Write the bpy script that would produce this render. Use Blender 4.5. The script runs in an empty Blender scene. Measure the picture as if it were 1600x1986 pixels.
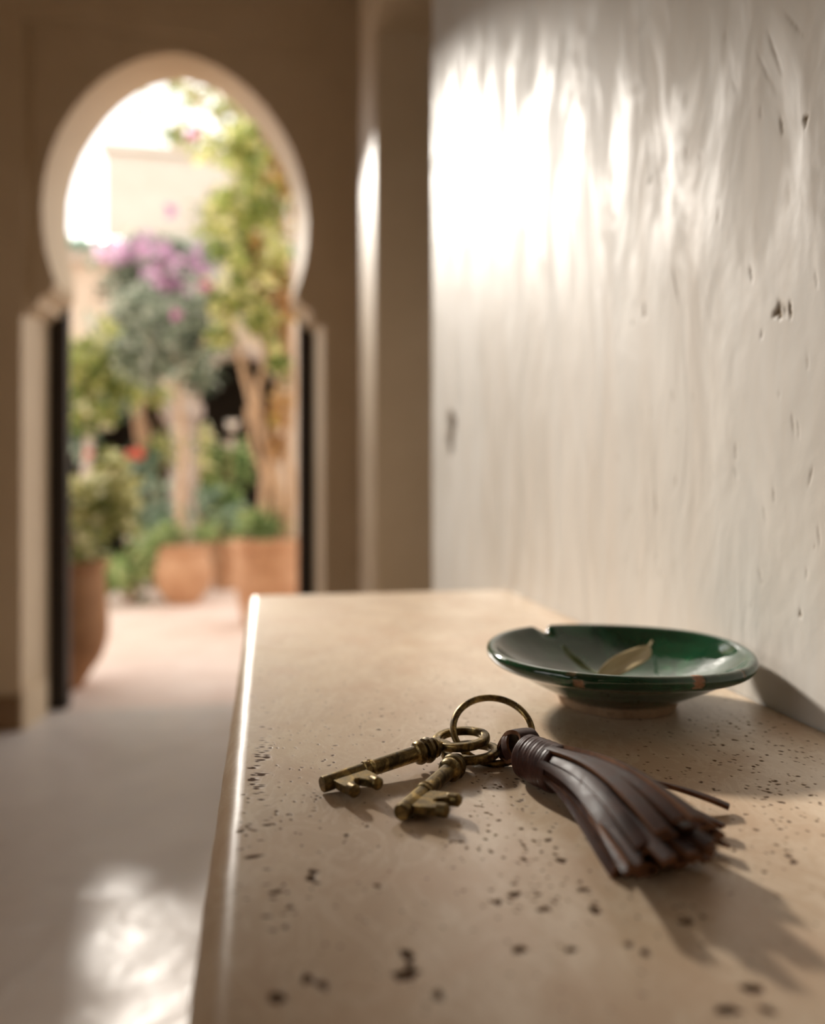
import bpy, bmesh, math, random
import numpy as np
from mathutils import Vector, Matrix

S = bpy.context.scene
C = S.collection
PI = math.pi
R = math.radians
random.seed(7)
rng = np.random.default_rng(11)

# ------------------------------------------------------------------ camera
EYE = 1.04            # eye height above the floor, table top at 0.90
F = 1450.0            # focal length in px of the 1600 px wide frame
HX, HY = 800.0, 945.0
YAW = R(10.0)
cd = bpy.data.cameras.new('camera'); cam = bpy.data.objects.new('camera', cd); C.objects.link(cam)
cam.location = (0, 0, EYE); cam.rotation_euler = (R(90), 0, -YAW)
cd.sensor_fit = 'HORIZONTAL'; cd.sensor_width = 36.0; cd.lens = 36.0 * F / 1600
cd.shift_y = -48.0 / 1600
cd.clip_start = 0.01; cd.clip_end = 200
cd.dof.use_dof = True; cd.dof.focus_distance = 0.375; cd.dof.aperture_fstop = 3.9
S.camera = cam

# ------------------------------------------------------------------ view, sky, sun
S.view_settings.view_transform = 'Standard'; S.view_settings.look = 'None'
S.view_settings.exposure = 0.0; S.view_settings.gamma = 1.0; S.view_settings.use_curve_mapping = False
SKY_COL, SKY_STR = (1.0, 0.975, 0.94), 2.3
SUN_STR, SUN_COL, SUN_AZ, SUN_EL, SUN_ANGLE = 7.1, (1.0, 0.93, 0.84), R(16.4), R(26), R(4.5)
w = bpy.data.worlds.new('sky'); S.world = w; w.use_nodes = True
bg = w.node_tree.nodes['Background']; bg.inputs[0].default_value = (*SKY_COL, 1); bg.inputs[1].default_value = SKY_STR
sd = bpy.data.lights.new('sun', 'SUN'); so = bpy.data.objects.new('sun', sd); C.objects.link(so)
sd.energy = SUN_STR; sd.color = SUN_COL; sd.angle = SUN_ANGLE
sdir = Vector((math.sin(SUN_AZ) * math.cos(SUN_EL), -math.cos(SUN_AZ) * math.cos(SUN_EL), -math.sin(SUN_EL)))
so.rotation_euler = sdir.to_track_quat('-Z', 'Y').to_euler(); so.location = (-4, 8, 8)


def portal(name, loc, rot, sx, sy):
    l = bpy.data.lights.new(name, 'AREA'); l.shape = 'RECTANGLE'; l.size = sx; l.size_y = sy
    l.cycles.is_portal = True
    o = bpy.data.objects.new(name, l); C.objects.link(o); o.location = loc; o.rotation_euler = rot
    return o


# ------------------------------------------------------------------ helpers
def ray(px, py):
    a, b = (px - HX) / F, (py - HY) / F
    return Vector((math.sin(YAW) + a * math.cos(YAW), math.cos(YAW) - a * math.sin(YAW), -b))


def onY(px, py, Y):
    d = ray(px, py); return Vector((0, 0, EYE)) + d * (Y / d.y)


def onZ(px, py, Z):
    d = ray(px, py); return Vector((0, 0, EYE)) + d * ((Z - EYE) / d.z)


def onX(px, py, X):
    d = ray(px, py); return Vector((0, 0, EYE)) + d * (X / d.x)


TT = 0.90


def onT(px, py, h=0.0):
    return onZ(px, py, TT + h)


def link(name, me, mats=(), parent=None, smooth=True):
    o = bpy.data.objects.new(name, me); C.objects.link(o)
    for m in mats: me.materials.append(m)
    if smooth and len(me.polygons):
        me.polygons.foreach_set('use_smooth', np.ones(len(me.polygons), dtype=bool))
    if parent: o.parent = parent
    return o


def mesh(name, V, Fc, mats=(), parent=None, smooth=True, fm=None):
    me = bpy.data.meshes.new(name); me.from_pydata([tuple(v) for v in V], [], Fc)
    if fm is not None:
        me.polygons.foreach_set('material_index', fm)
    me.update()
    o = link(name, me, mats if isinstance(mats, (list, tuple)) else (mats,), parent, smooth)
    return o


def tag(o, label=None, cat=None, group=None, kind=None):
    if label: o['label'] = label
    if cat: o['category'] = cat
    if group: o['group'] = group
    if kind: o['kind'] = kind
    return o


def thing(name, loc, label, cat, group=None, rz=0):
    o = bpy.data.objects.new(name, None); C.objects.link(o); o.location = loc; o.rotation_euler.z = rz
    o.empty_display_size = 0.02
    return tag(o, label, cat, group)


def grid_mesh(name, P, mats, parent=None, attrs=None, flip=False, smooth=True):
    """P: (n,m,3) numpy array"""
    n, m, _ = P.shape
    me = bpy.data.meshes.new(name)
    me.vertices.add(n * m); me.vertices.foreach_set('co', P.astype(np.float32).ravel())
    i = np.arange((n - 1) * (m - 1)); r, c = i // (m - 1), i % (m - 1)
    a = r * m + c
    q = np.stack([a, a + 1, a + m + 1, a + m], 1)
    if flip: q = q[:, ::-1]
    nf = len(q)
    me.loops.add(nf * 4); me.loops.foreach_set('vertex_index', q.ravel().astype(np.int32))
    me.polygons.add(nf); me.polygons.foreach_set('loop_start', (np.arange(nf) * 4).astype(np.int32))
    me.update(calc_edges=True)
    for k, arr in (attrs or {}).items():
        at = me.attributes.new(k, 'FLOAT', 'POINT'); at.data.foreach_set('value', arr.astype(np.float32).ravel())
    return link(name, me, mats, parent, smooth)


class MB:
    """collects shapes for one mesh"""
    def __init__(s): s.V = []; s.Fc = []; s.M = []

    def add(s, V, Fc, m=0):
        b = len(s.V); s.V += [Vector(v) for v in V]; s.Fc += [tuple(i + b for i in f) for f in Fc]; s.M += [m] * len(Fc)

    def box(s, lo, hi, m=0):
        x0, y0, z0 = lo; x1, y1, z1 = hi
        s.add([(x0, y0, z0), (x1, y0, z0), (x1, y1, z0), (x0, y1, z0), (x0, y0, z1), (x1, y0, z1), (x1, y1, z1), (x0, y1, z1)],
              [(0, 3, 2, 1), (4, 5, 6, 7), (0, 1, 5, 4), (1, 2, 6, 5), (2, 3, 7, 6), (3, 0, 4, 7)], m)

    def tube(s, pts, rad, seg=12, cap=True, closed=False, m=0):
        pts = [Vector(p) for p in pts]; n = len(pts)
        rad = rad if hasattr(rad, '__len__') else [rad] * n
        V = []; Fc = []
        up = None
        for i, p in enumerate(pts):
            if closed: t = pts[(i + 1) % n] - pts[i - 1]
            else: t = pts[min(i + 1, n - 1)] - pts[max(i - 1, 0)]
            if t.length < 1e-9: t = Vector((0, 0, 1))
            t.normalize()
            if up is None:
                up = Vector((0, 0, 1)) if abs(t.z) < .9 else Vector((1, 0, 0))
            u = (up - t * up.dot(t)).normalized(); v = t.cross(u); up = u
            for k in range(seg):
                a = 2 * PI * k / seg
                V.append(p + (u * math.cos(a) + v * math.sin(a)) * rad[i])
        rr = n if closed else n - 1
        for i in range(rr):
            for k in range(seg):
                a, b = i * seg + k, i * seg + (k + 1) % seg
                c, d = ((i + 1) % n) * seg + (k + 1) % seg, ((i + 1) % n) * seg + k
                Fc.append((a, b, c, d))
        if cap and not closed:
            Fc.append(tuple(range(seg))[::-1]); Fc.append(tuple((n - 1) * seg + k for k in range(seg)))
        s.add(V, Fc, m)

    def lathe(s, prof, seg=48, c=(0, 0, 0), m=0, jit=None):
        V = []; Fc = []; n = len(prof)
        for i, (r, z) in enumerate(prof):
            for k in range(seg):
                a = 2 * PI * k / seg; rr = r * (1 + (jit(a, z) if jit else 0))
                V.append((c[0] + rr * math.cos(a), c[1] + rr * math.sin(a), c[2] + z))
        for i in range(n - 1):
            for k in range(seg):
                a, b = i * seg + k, i * seg + (k + 1) % seg
                Fc.append((a, b, b + seg, a + seg))
        s.add(V, Fc, m)

    def build(s, name, mats, parent=None, smooth=False, auto=None):
        o = mesh(name, s.V, s.Fc, mats, parent, smooth, fm=s.M)
        if auto:
            bm = bmesh.new(); bm.from_mesh(o.data)
            for e in bm.edges:
                if len(e.link_faces) == 2 and e.calc_face_angle(0) > auto: e.smooth = False
            bm.to_mesh(o.data); bm.free()
        return o


def bevel(o, wd, seg=3):
    m = o.modifiers.new('bevel', 'BEVEL'); m.width = wd; m.segments = seg; m.limit_method = 'ANGLE'; m.angle_limit = R(40)
    m.harden_normals = False
    return o


def soft(o, ang=R(40)):
    bm = bmesh.new(); bm.from_mesh(o.data)
    bmesh.ops.recalc_face_normals(bm, faces=bm.faces)
    for f in bm.faces: f.smooth = True
    for e in bm.edges:
        if len(e.link_faces) == 2 and e.calc_face_angle(0) > ang: e.smooth = False
    bm.to_mesh(o.data); bm.free()
    return o


# ------------------------------------------------------------------ materials
class NT:
    def __init__(s, name):
        s.m = bpy.data.materials.new(name); s.m.use_nodes = True; s.t = s.m.node_tree
        s.b = s.t.nodes['Principled BSDF']; s.out = s.t.nodes['Material Output']

    def n(s, typ, **kw):
        x = s.t.nodes.new(typ)
        for k, v in kw.items():
            if k.startswith('i_'):
                key = k[2:].replace('_', ' '); x.inputs[key].default_value = v
            else: setattr(x, k, v)
        return x

    def l(s, a, b): s.t.links.new(a, b)

    def coord(s, scale=(1, 1, 1), rot=(0, 0, 0), geo=False):
        if geo: src = s.n('ShaderNodeNewGeometry').outputs['Position']
        else: src = s.n('ShaderNodeTexCoord').outputs['Object']
        mp = s.n('ShaderNodeMapping'); mp.inputs['Scale'].default_value = scale; mp.inputs['Rotation'].default_value = rot
        s.l(src, mp.inputs[0]); return mp.outputs[0]

    def noise(s, vec, scale, detail=4, rough=.55, dist=0):
        x = s.n('ShaderNodeTexNoise'); x.inputs['Scale'].default_value = scale; x.inputs['Detail'].default_value = detail
        x.inputs['Roughness'].default_value = rough; x.inputs['Distortion'].default_value = dist
        s.l(vec, x.inputs['Vector']); return x.outputs['Fac']

    def ramp(s, fac, stops):
        x = s.n('ShaderNodeValToRGB'); e = x.color_ramp.elements
        while len(e) < len(stops): e.new(.5)
        for k, (p, c) in enumerate(stops):
            e[k].position = p
            e[k].color = (*c, 1) if hasattr(c, '__len__') else (c, c, c, 1)
        s.l(fac, x.inputs[0]); return x.outputs[0]

    def mix(s, fac, a, b, mode='MIX'):
        x = s.n('ShaderNodeMix'); x.data_type = 'RGBA'; x.blend_type = mode
        for sock, v in ((x.inputs['Factor'], fac), (x.inputs['A'], a), (x.inputs['B'], b)):
            if sock.name == 'Factor' and isinstance(v, (int, float)): sock.default_value = v
            elif hasattr(v, 'is_linked') or isinstance(v, bpy.types.NodeSocket): s.l(v, sock)
            else: sock.default_value = (*v, 1)
        return x.outputs['Result']

    def math(s, op, a, b=0.0):
        x = s.n('ShaderNodeMath'); x.operation = op
        for k, v in enumerate((a, b)):
            if isinstance(v, (int, float)): x.inputs[k].default_value = v
            else: s.l(v, x.inputs[k])
        return x.outputs[0]

    def attr(s, name):
        x = s.n('ShaderNodeAttribute'); x.attribute_name = name; return x

    def bump(s, h, strength, dist, normal=None):
        x = s.n('ShaderNodeBump'); x.inputs['Strength'].default_value = strength; x.inputs['Distance'].default_value = dist
        s.l(h, x.inputs['Height'])
        if normal is not None: s.l(normal, x.inputs['Normal'])
        return x.outputs[0]

    def set(s, **kw):
        for k, v in kw.items():
            key = {'col': 'Base Color', 'rough': 'Roughness', 'metal': 'Metallic', 'spec': 'Specular IOR Level', 'normal': 'Normal',
                   'coat': 'Coat Weight', 'coat_rough': 'Coat Roughness', 'ior': 'IOR'}[k]
            if isinstance(v, bpy.types.NodeSocket): s.l(v, s.b.inputs[key])
            elif hasattr(v, '__len__'): s.b.inputs[key].default_value = (*v, 1)
            else: s.b.inputs[key].default_value = v
        return s.m


def mat_plain(name, c1, c2, scale=8, rough=.7, bump=.2, bdist=.004, stretch=(1, 1, 1), spec=.4):
    t = NT(name); v = t.coord(stretch, geo=True)
    f = t.noise(v, scale, 6, .6); f2 = t.noise(v, scale * 6, 4, .6)
    col = t.ramp(f, [(.3, c1), (.7, c2)])
    return t.set(col=col, rough=rough, spec=spec, normal=t.bump(f2, bump, bdist))


# polished lime plaster of the right wall
def mat_tadelakt():
    t = NT('polished_lime_plaster')
    v = t.coord((1, 1.3, .55), (R(16), 0, 0), geo=True)
    f = t.noise(v, 3.2, 5, .55, .6)
    col = t.ramp(f, [(.25, (.55, .50, .43)), (.5, (.63, .595, .54)), (.72, (.68, .66, .62))])
    st = t.noise(t.coord((1, 9, .8), (R(5), 0, 0), geo=True), 3.0, 4, .6)
    col = t.mix(t.ramp(st, [(.42, 0.0), (.72, .35)]), col, (.60, .50, .40))
    bl = t.noise(t.coord((1, 2.4, 1.0), (R(18), 0, 0), geo=True), 5.5, 3, .5, .8)
    fine = t.noise(t.coord((1, 1, 1), geo=True), 160, 4, .6)
    mid = t.noise(t.coord((1, 1.8, .9), (R(20), 0, 0), geo=True), 26, 2, .5, .4)
    chip = t.attr('chip').outputs['Fac']
    col = t.mix(chip, col, (.20, .14, .08))
    nb = t.bump(bl, .13, .018)
    nb = t.bump(mid, .07, .002, nb)
    nb = t.bump(fine, .14, .0006, nb)
    rg = t.ramp(t.noise(t.coord((1, 2.2, .8), (R(14), 0, 0), geo=True), 6.0, 4, .6, 1.0), [(.40, .46), (.46, .52), (.56, .68)])
    rg = t.math('ADD', rg, t.math('MULTIPLY', chip, .5))
    return t.set(col=col, rough=rg, spec=.22, normal=nb)


def mat_arch_plaster():
    t = NT('warm_lime_plaster')
    v = t.coord((1, 1, 1), geo=True)
    f = t.noise(v, 1.6, 5, .6, .4)
    col = t.ramp(f, [(.3, (.57, .435, .285)), (.7, (.67, .53, .365))])
    f2 = t.noise(v, 14, 5, .6)
    return t.set(col=col, rough=.55, spec=.4, normal=t.bump(f2, .25, .006))


def mat_travertine():
    t = NT('honed_travertine')
    v = t.coord((1.0, .55, 1), (0, 0, R(-14)), geo=True)
    f = t.noise(v, 9, 6, .6, 1.2)
    col = t.ramp(f, [(.28, (.42, .295, .19)), (.47, (.52, .39, .265)), (.6, (.59, .46, .325)), (.76, (.66, .54, .405))])
    f2 = t.noise(t.coord((1, .6, 1), (0, 0, R(-14)), geo=True), 42, 5, .6, 2.0)
    vein = t.ramp(f2, [(.45, 0.0), (.50, .32), (.55, 0.0)])
    col = t.mix(vein, col, (.74, .64, .50))
    f3 = t.noise(t.coord(geo=True), 300, 3, .6)
    dots = t.ramp(f3, [(.64, 0.0), (.72, .5)])
    col = t.mix(dots, col, (.42, .29, .18))
    blo = t.noise(t.coord(geo=True), 22, 3, .5, .5)
    col = t.mix(t.ramp(blo, [(.46, 0.0), (.68, .55)]), col, (.47, .31, .195))
    pit = t.attr('pit').outputs['Fac']
    col = t.mix(t.ramp(pit, [(.06, 0.0), (.42, .96)]), col, (.085, .042, .02))
    r_ = t.math('ADD', t.ramp(f, [(.3, .42), (.7, .33)]), t.math('MULTIPLY', pit, 1.2))
    nb = t.bump(f3, .10, .0005); nb = t.bump(f2, .12, .0008, nb)
    return t.set(col=col, rough=r_, spec=.5, normal=nb)


def mat_floor():
    t = NT('burnished_cement')
    v = t.coord((1, 1, 1), geo=True)
    f = t.noise(v, 2.2, 5, .6, .8)
    col = t.ramp(f, [(.3, (.58, .52, .48)), (.7, (.70, .64, .60))])
    b = t.noise(v, 4.5, 4, .55, .8)
    b2 = t.noise(v, 11, 3, .5, .6)
    nb = t.bump(b, .5, .03); nb = t.bump(b2, .25, .008, nb)
    rg = t.ramp(t.noise(v, 7, 3, .5), [(.35, .34), (.65, .52)])
    return t.set(col=col, rough=rg, spec=.55, normal=nb)


def mat_brass():
    t = NT('aged_brass')
    v = t.coord((1, 1, 1))
    f = t.noise(v, 130, 8, .7, .8)
    f2 = t.noise(v, 900, 4, .6)
    col = t.ramp(f, [(.38, (.055, .038, .018)), (.54, (.17, .12, .048)), (.68, (.46, .32, .115))])
    rg = t.ramp(f, [(.35, .52), (.7, .27)])
    return t.set(col=col, metal=.95, rough=rg, normal=t.bump(f2, .25, .0003))


def mat_leather(name, a, b, rough=.33, st=(1, 1, 1)):
    t = NT(name); v = t.coord(st)
    f = t.noise(v, 120, 5, .6, .5); f2 = t.noise(v, 900, 4, .6)
    col = t.ramp(f, [(.35, a), (.7, b)])
    return t.set(col=col, rough=t.ramp(f, [(.3, rough), (.7, rough + .16)]), spec=.20, normal=t.bump(f2, .3, .0003))


def mat_glaze():
    t = NT('green_glaze'); v = t.coord()
    f = t.noise(v, 38, 4, .55, .8)
    col = t.ramp(f, [(.3, (.003, .022, .010)), (.55, (.006, .048, .02)), (.75, (.014, .09, .036))])
    th = t.attr('thin').outputs['Fac']
    col = t.mix(th, col, (.06, .075, .035))
    chip = t.attr('chip').outputs['Fac']
    cc = t.ramp(t.noise(v, 300, 3), [(.3, (.22, .10, .05)), (.7, (.38, .20, .11))])
    col = t.mix(chip, col, cc)
    rg = t.math('ADD', t.math('MULTIPLY', chip, .6), .07)
    nb = t.bump(t.noise(v, 55, 3, .5), .35, .0016)
    return t.set(col=col, rough=rg, spec=.6, normal=nb)


def mat_clay(name, a, b, sc=5):
    t = NT(name); v = t.coord()
    f = t.noise(v, sc, 5, .6)
    col = t.ramp(f, [(.3, a), (.7, b)])
    return t.set(col=col, rough=.75, spec=.3, normal=t.bump(t.noise(v, sc * 6, 4), .4, .006))


def mat_leaf(name, cols, trans=.45):
    t = NT(name)
    r_ = t.attr('leaf_tone').outputs['Fac']
    k = len(cols)
    col = t.ramp(r_, [(i / max(1, k - 1), c) for i, c in enumerate(cols)])
    t.set(col=col, rough=.5, spec=.4)
    tr = t.n('ShaderNodeBsdfTranslucent'); t.l(col, tr.inputs[0])
    mx = t.n('ShaderNodeMixShader'); mx.inputs[0].default_value = trans
    t.l(t.b.outputs[0], mx.inputs[1]); t.l(tr.outputs[0], mx.inputs[2]); t.l(mx.outputs[0], t.out.inputs[0])
    return t.m


M = {
    'tad': mat_tadelakt(), 'arch': mat_arch_plaster(), 'trav': mat_travertine(), 'floor': mat_floor(), 'brass': mat_brass(),
    'leather': mat_leather('dark_brown_leather', (.024, .008, .005), (.055, .020, .012), .44),
    'leather_edge': mat_leather('raw_leather_edge', (.10, .04, .018), (.21, .095, .042), .6),
    'leather_band': mat_leather('worn_leather_band', (.035, .014, .011), (.085, .036, .027), .36, (1, 1, 1)),
    'glaze': mat_glaze(),
    'bisque': mat_clay('unglazed_clay', (.24, .15, .085), (.40, .27, .165), 60),
    'terracotta': mat_clay('terracotta', (.40, .20, .10), (.56, .33, .19), 6),
    'terracotta_shade': mat_clay('shade_brown_terracotta', (.24, .11, .045), (.36, .18, .08), 6),  # urn clay, browner because its shade is put into the colour
    'terracotta_pale': mat_clay('pale_terracotta', (.58, .32, .20), (.74, .50, .36), 6),
    'soil': mat_plain('soil', (.05, .03, .02), (.09, .06, .04), 20, .9),
    'bark': mat_plain('brown_bark', (.30, .17, .09), (.46, .28, .16), 14, .85, .5, .02),
    'bark_pale': mat_plain('pale_bark', (.42, .27, .16), (.60, .42, .27), 14, .85, .5, .02),
    'wood': mat_plain('dark_wood', (.012, .007, .004), (.03, .018, .011), 9, .5, .3, .003, (8, 8, 1)),
    'ground': mat_plain('courtyard_paving', (.66, .50, .42), (.78, .64, .56), 3, .7, .2, .01),
    'house': mat_plain('ochre_render', (.60, .46, .34), (.74, .60, .47), 2, .85, .2, .01),
    'house_pale': mat_plain('cream_render', (.60, .52, .44), (.68, .60, .52), 2, .85, .2, .01),
    'dark': mat_plain('painted_arcade_shade', (.02, .014, .008), (.04, .028, .016), 2, .9),  # near-black colour stands in for the shade inside the arcade
    'roof_green': mat_plain('green_glazed_tile', (.10, .19, .13), (.18, .30, .21), 12, .4),
    'stone': mat_plain('pale_stone', (.42, .33, .27), (.58, .48, .41), 6, .7),
    'skirt': mat_plain('brown_painted_base', (.20, .115, .055), (.28, .17, .09), 5, .5),
    'leaf_lime': mat_leaf('lime_leaves', [(.14, .21, .05), (.34, .41, .11), (.60, .60, .21), (.84, .77, .37), (.90, .86, .60)], .5),  # pale ends of the leaf ramps carry painted sunlit highlights
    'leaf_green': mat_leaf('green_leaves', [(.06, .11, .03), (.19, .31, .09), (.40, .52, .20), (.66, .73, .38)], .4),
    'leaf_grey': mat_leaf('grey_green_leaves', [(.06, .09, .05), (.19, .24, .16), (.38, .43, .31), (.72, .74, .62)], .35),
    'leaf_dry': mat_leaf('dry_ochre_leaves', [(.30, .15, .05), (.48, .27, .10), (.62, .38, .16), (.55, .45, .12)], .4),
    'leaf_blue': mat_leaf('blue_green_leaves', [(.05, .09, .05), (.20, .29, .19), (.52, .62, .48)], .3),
    'petal_magenta': mat_leaf('magenta_petals', [(.55, .08, .34), (.72, .16, .46), (.80, .34, .60)], .5),
    'petal_lilac': mat_leaf('lilac_petals', [(.52, .24, .44), (.68, .42, .60), (.82, .62, .74)], .5),
    'petal_red': mat_leaf('coral_petals', [(.80, .12, .08), (.88, .28, .2)], .4),
    'leaf_highlight': mat_leaf('pale_leaf_highlight', [(.85, .72, .6), (.9, .82, .72)], .4),
    'dryleaf': mat_leaf('dried_olive_leaf', [(.30, .23, .10), (.42, .33, .17), (.52, .44, .27)], .15),
    'dryleaf_green': mat_leaf('olive_green_leaf', [(.045, .075, .02), (.09, .12, .035), (.14, .16, .05)], .15),
}
STR = dict(kind='structure')

# ------------------------------------------------------------------ room shell
YF = 3.448                      # face of the end wall that holds the arch
XW = 0.306                      # face of the right wall
XWL, XWR, ZC = -2.35, 2.2, 3.62
YB = -2.3
GY = YF + 0.27                  # outer face of the end wall

b = MB(); b.box((XWL - .2, YB - .2, -.12), (XWR + .2, GY - .02, 0))
tag(b.build('floor', [M['floor']]), **STR)
b = MB(); b.box((XWL - .2, YB - .2, ZC), (XWR + .2, GY, ZC + .15))
tag(b.build('ceiling', [M['arch']]), **STR)
b = MB(); b.box((XWL - .2, YB - .2, 0), (XWR + .2, YB, ZC))
tag(b.build('wall_back', [M['arch']]), **STR)
# left wall with a window opening
WY0, WY1, WZ0, WZ1 = -0.9, 0.75, 1.1, 2.5
b = MB()
b.box((XWL - .2, YB, 0), (XWL, WY0, ZC)); b.box((XWL - .2, WY1, 0), (XWL, YF, ZC))
b.box((XWL - .2, WY0, 0), (XWL, WY1, WZ0)); b.box((XWL - .2, WY0, WZ1), (XWL, WY1, ZC))
tag(b.build('wall_left', [M['arch']]), **STR)
b = MB()
for y in (WY0, WY1 - .06, (WY0 + WY1) / 2 - .03): b.box((XWL - .12, y, WZ0), (XWL - .06, y + .06, WZ1))
for z in (WZ0, WZ1 - .06): b.box((XWL - .12, WY0, z), (XWL - .06, WY1, z + .06))
tag(b.build('window_1', [M['wood']]), **STR)
portal('window_daylight', (XWL - .13, (WY0 + WY1) / 2, (WZ0 + WZ1) / 2), (0, R(-90), 0), WZ1 - WZ0, WY1 - WY0)
# far right closing wall of the side passage
b = MB(); b.box((XWR, YB, 0), (XWR + .2, YF, ZC))
tag(b.build('wall_far_right', [M['arch']]), **STR)


# right wall: displaced face grid + body
def wall_right():
    ys = [-2.3, -1.2, -.5, 0, .12]
    y = .2
    while y < 1.495:
        ys.append(y); y += .0022 * max(.5, y)
    WE = 1.512
    rb = .012
    ys = np.array(ys)
    zs = np.concatenate([[0, .5, .85], np.arange(.9, 1.60, .0022), np.arange(1.6, 2.4, .006), [2.6, 3.0, ZC]])
    Yg, Zg = np.meshgrid(ys, zs, indexing='ij')
    D = np.zeros_like(Yg); K = np.zeros_like(Yg)

    def chip(px, py, w_, h_, rot, depth, dark, irr=.35):
        p = onX(px, py, XW); s = p.y / F * 1.0
        hy, hz = w_ , h_
        dy, dz = Yg - p.y, Zg - p.z
        a = R(rot); u = dy * math.cos(a) + dz * math.sin(a); v = -dy * math.sin(a) + dz * math.cos(a)
        rr = np.sqrt((u / hy) ** 2 + (v / hz) ** 2) * (1 + irr * np.sin(3 * np.arctan2(v, u) + px))
        f = np.clip(1.25 - rr, 0, 1)
        np.copyto(D, np.maximum(D, np.minimum(f * 1.6, 1) * depth * (1 if hz > .01 and hy > .01 else .45))); np.copyto(K, np.maximum(K, np.clip(f * 2.2, 0, 1) * dark))
    chip(876, 832, .020, .034, 4, .012, .55, .25)
    chip(872, 850, .012, .018, 10, .010, .5, .3)
    chip(1508, 606, .0035, .0030, 20, .003, .95)
    chip(1520, 598, .0065, .0016, 50, .002, .30)
    chip(1532, 604, .0012, .0045, -8, .002, .7)
    chip(1562, 232, .0016, .0026, 10, .002, .95)
    chip(1516, 243, .0010, .0058, -14, .0015, .5)
    chip(1250, 608, .0022, .0062, -5, .0015, .22)
    chip(1227, 627, .0016, .002, 0, .0015, .3)
    chip(1314, 565, .0012, .018, -18, .0012, .12)
    chip(1262, 350, .004, .003, 0, .001, .15)
    chip(1405, 70, .0008, .003, 0, .001, .4)
    chip(1272, 970, .001, .010, -8, .001, .25)
    chip(1456, 532, .0010, .0055, -15, .0012, .3)
    chip(1476, 650, .0010, .0025, 20, .001, .3)
    chip(1508, 120, .0007, .016, -22, .0008, .4); chip(1490, 150, .0006, .02, -28, .0008, .3)
    chip(1545, 55, .0006, .014, -35, .0008, .35)
    chip(1500, 960, .0007, .004, -10, .0008, .5); chip(1552, 1190, .0012, .0014, 0, .001, .6)
    chip(1570, 930, .0006, .006, 18, .0008, .5); chip(1578, 1060, .0006, .0012, 0, .0008, .7)
    chip(1566, 700, .0005, .005, -5, .0006, .35); chip(1548, 830, .0005, .006, -10, .0006, .3)
    r2 = random.Random(5)
    for k in range(40):
        px, py = r2.uniform(1150, 1595), r2.uniform(20, 1180)
        chip(px, py, r2.uniform(.0004, .0011), r2.uniform(.0008, .006), r2.uniform(-35, 10), .0008, r2.uniform(.05, .35))
    X = XW + D
    P = np.stack([X, Yg, Zg], -1)
    # rounded end
    ext = []
    for k in range(1, 8):
        a = PI / 2 * k / 7
        q = P[-1].copy(); q[:, 1] = ys[-1] + rb * math.sin(a) + .004; q[:, 0] = XW + rb * (1 - math.cos(a)); ext.append(q)
    q = ext[-1].copy(); q[:, 0] = XW + .25; ext.append(q)
    P = np.concatenate([P, np.stack(ext)], 0)
    K = np.concatenate([K, np.zeros((len(ext), K.shape[1]))], 0)
    o = grid_mesh('wall_right', P, [M['tad']], attrs={'chip': K}, flip=True)
    tag(o, **STR)
    b = MB(); b.box((XW + .03, YB, 0), (XW + .25, ys[-1] - .01, ZC))
    tag(b.build('wall_right_core', [M['arch']], o), None)


wall_right()

# ---------------- end wall with horseshoe arch
# outline of the opening in the wall plane, (px, py) read on the photograph's left and right and averaged about the arch axis
XA = -0.450                                   # arch axis
JH = 0.646                                    # half width between jambs
_l = [(338, 92), (300, 98), (262, 110), (226, 127), (192, 148), (160, 176), (128, 214), (104, 254), (86, 302), (76, 350), (73, 400), (75, 440), (82, 488), (94, 532), (103, 556)]
_r = [(338, 92), (376, 100), (414, 113), (448, 133), (480, 160), (510, 192), (538, 232), (562, 276), (580, 324), (591, 372), (596, 420), (594, 462), (589, 500), (580, 532), (573, 552)]
def prof_front():
    P = []
    for a, c in zip(_l, _r):
        A, B = onY(*a, YF), onY(*c, YF)
        P.append((abs(A.x - B.x) / 2, (A.z + B.z) / 2))
    return P
PF = prof_front()                              # (half width, height) apex -> waist
PF[0] = (0.0, PF[0][1])
ZW = PF[-1][1]                                 # waist height
HWW = PF[-1][0]
# impost under the waist: small fillet, ovolo, fillet, jamb
IMP = [(HWW, ZW - .012), (HWW + .012, ZW - .014), (HWW + .014, ZW - .035), (HWW + .035, ZW - .055), (HWW + .062, ZW - .068), (HWW + .072, ZW - .085),
       (HWW + .074, ZW - .105), (HWW + .090, ZW - .108), (JH - .004, ZW - .135), (JH, ZW - .15)]
FULL = PF + IMP + [(JH, 0.0)]
# resample so that front and back share rows
def back_of(p):
    hw, z = p
    s = 0.045 if z < ZW - .1 else 0.045
    if z > PF[-1][1] - .001:                    # arch part: narrower by the splay, same apex; less pinch at the waist
        return (max(0, hw - .040 * min(1, hw / .45)) if z > PF[10][1] else max(hw - .045, PF[10][0] - .075 + 0.0), z)
    if z > ZW - .1: return (min(hw - .03, JH - .034), z)
    return (hw - .034, z)
FB = [back_of(p) for p in FULL]
AX = XA
AL, AR_, AT = onY(48, 500, YF).x, onY(614, 500, YF).x, EYE + 2.015   # recessed rectangular panel
AH = (AR_ - AL) / 2; AC = (AR_ + AL) / 2
REC = .036
b = MB()
XO0, XO1 = XWL, XWR
ZI = ZW - .15
# rows: proud face below the impost
def q(b, pts, m=0): b.add(pts, [tuple(range(len(pts)))], m)
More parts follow.
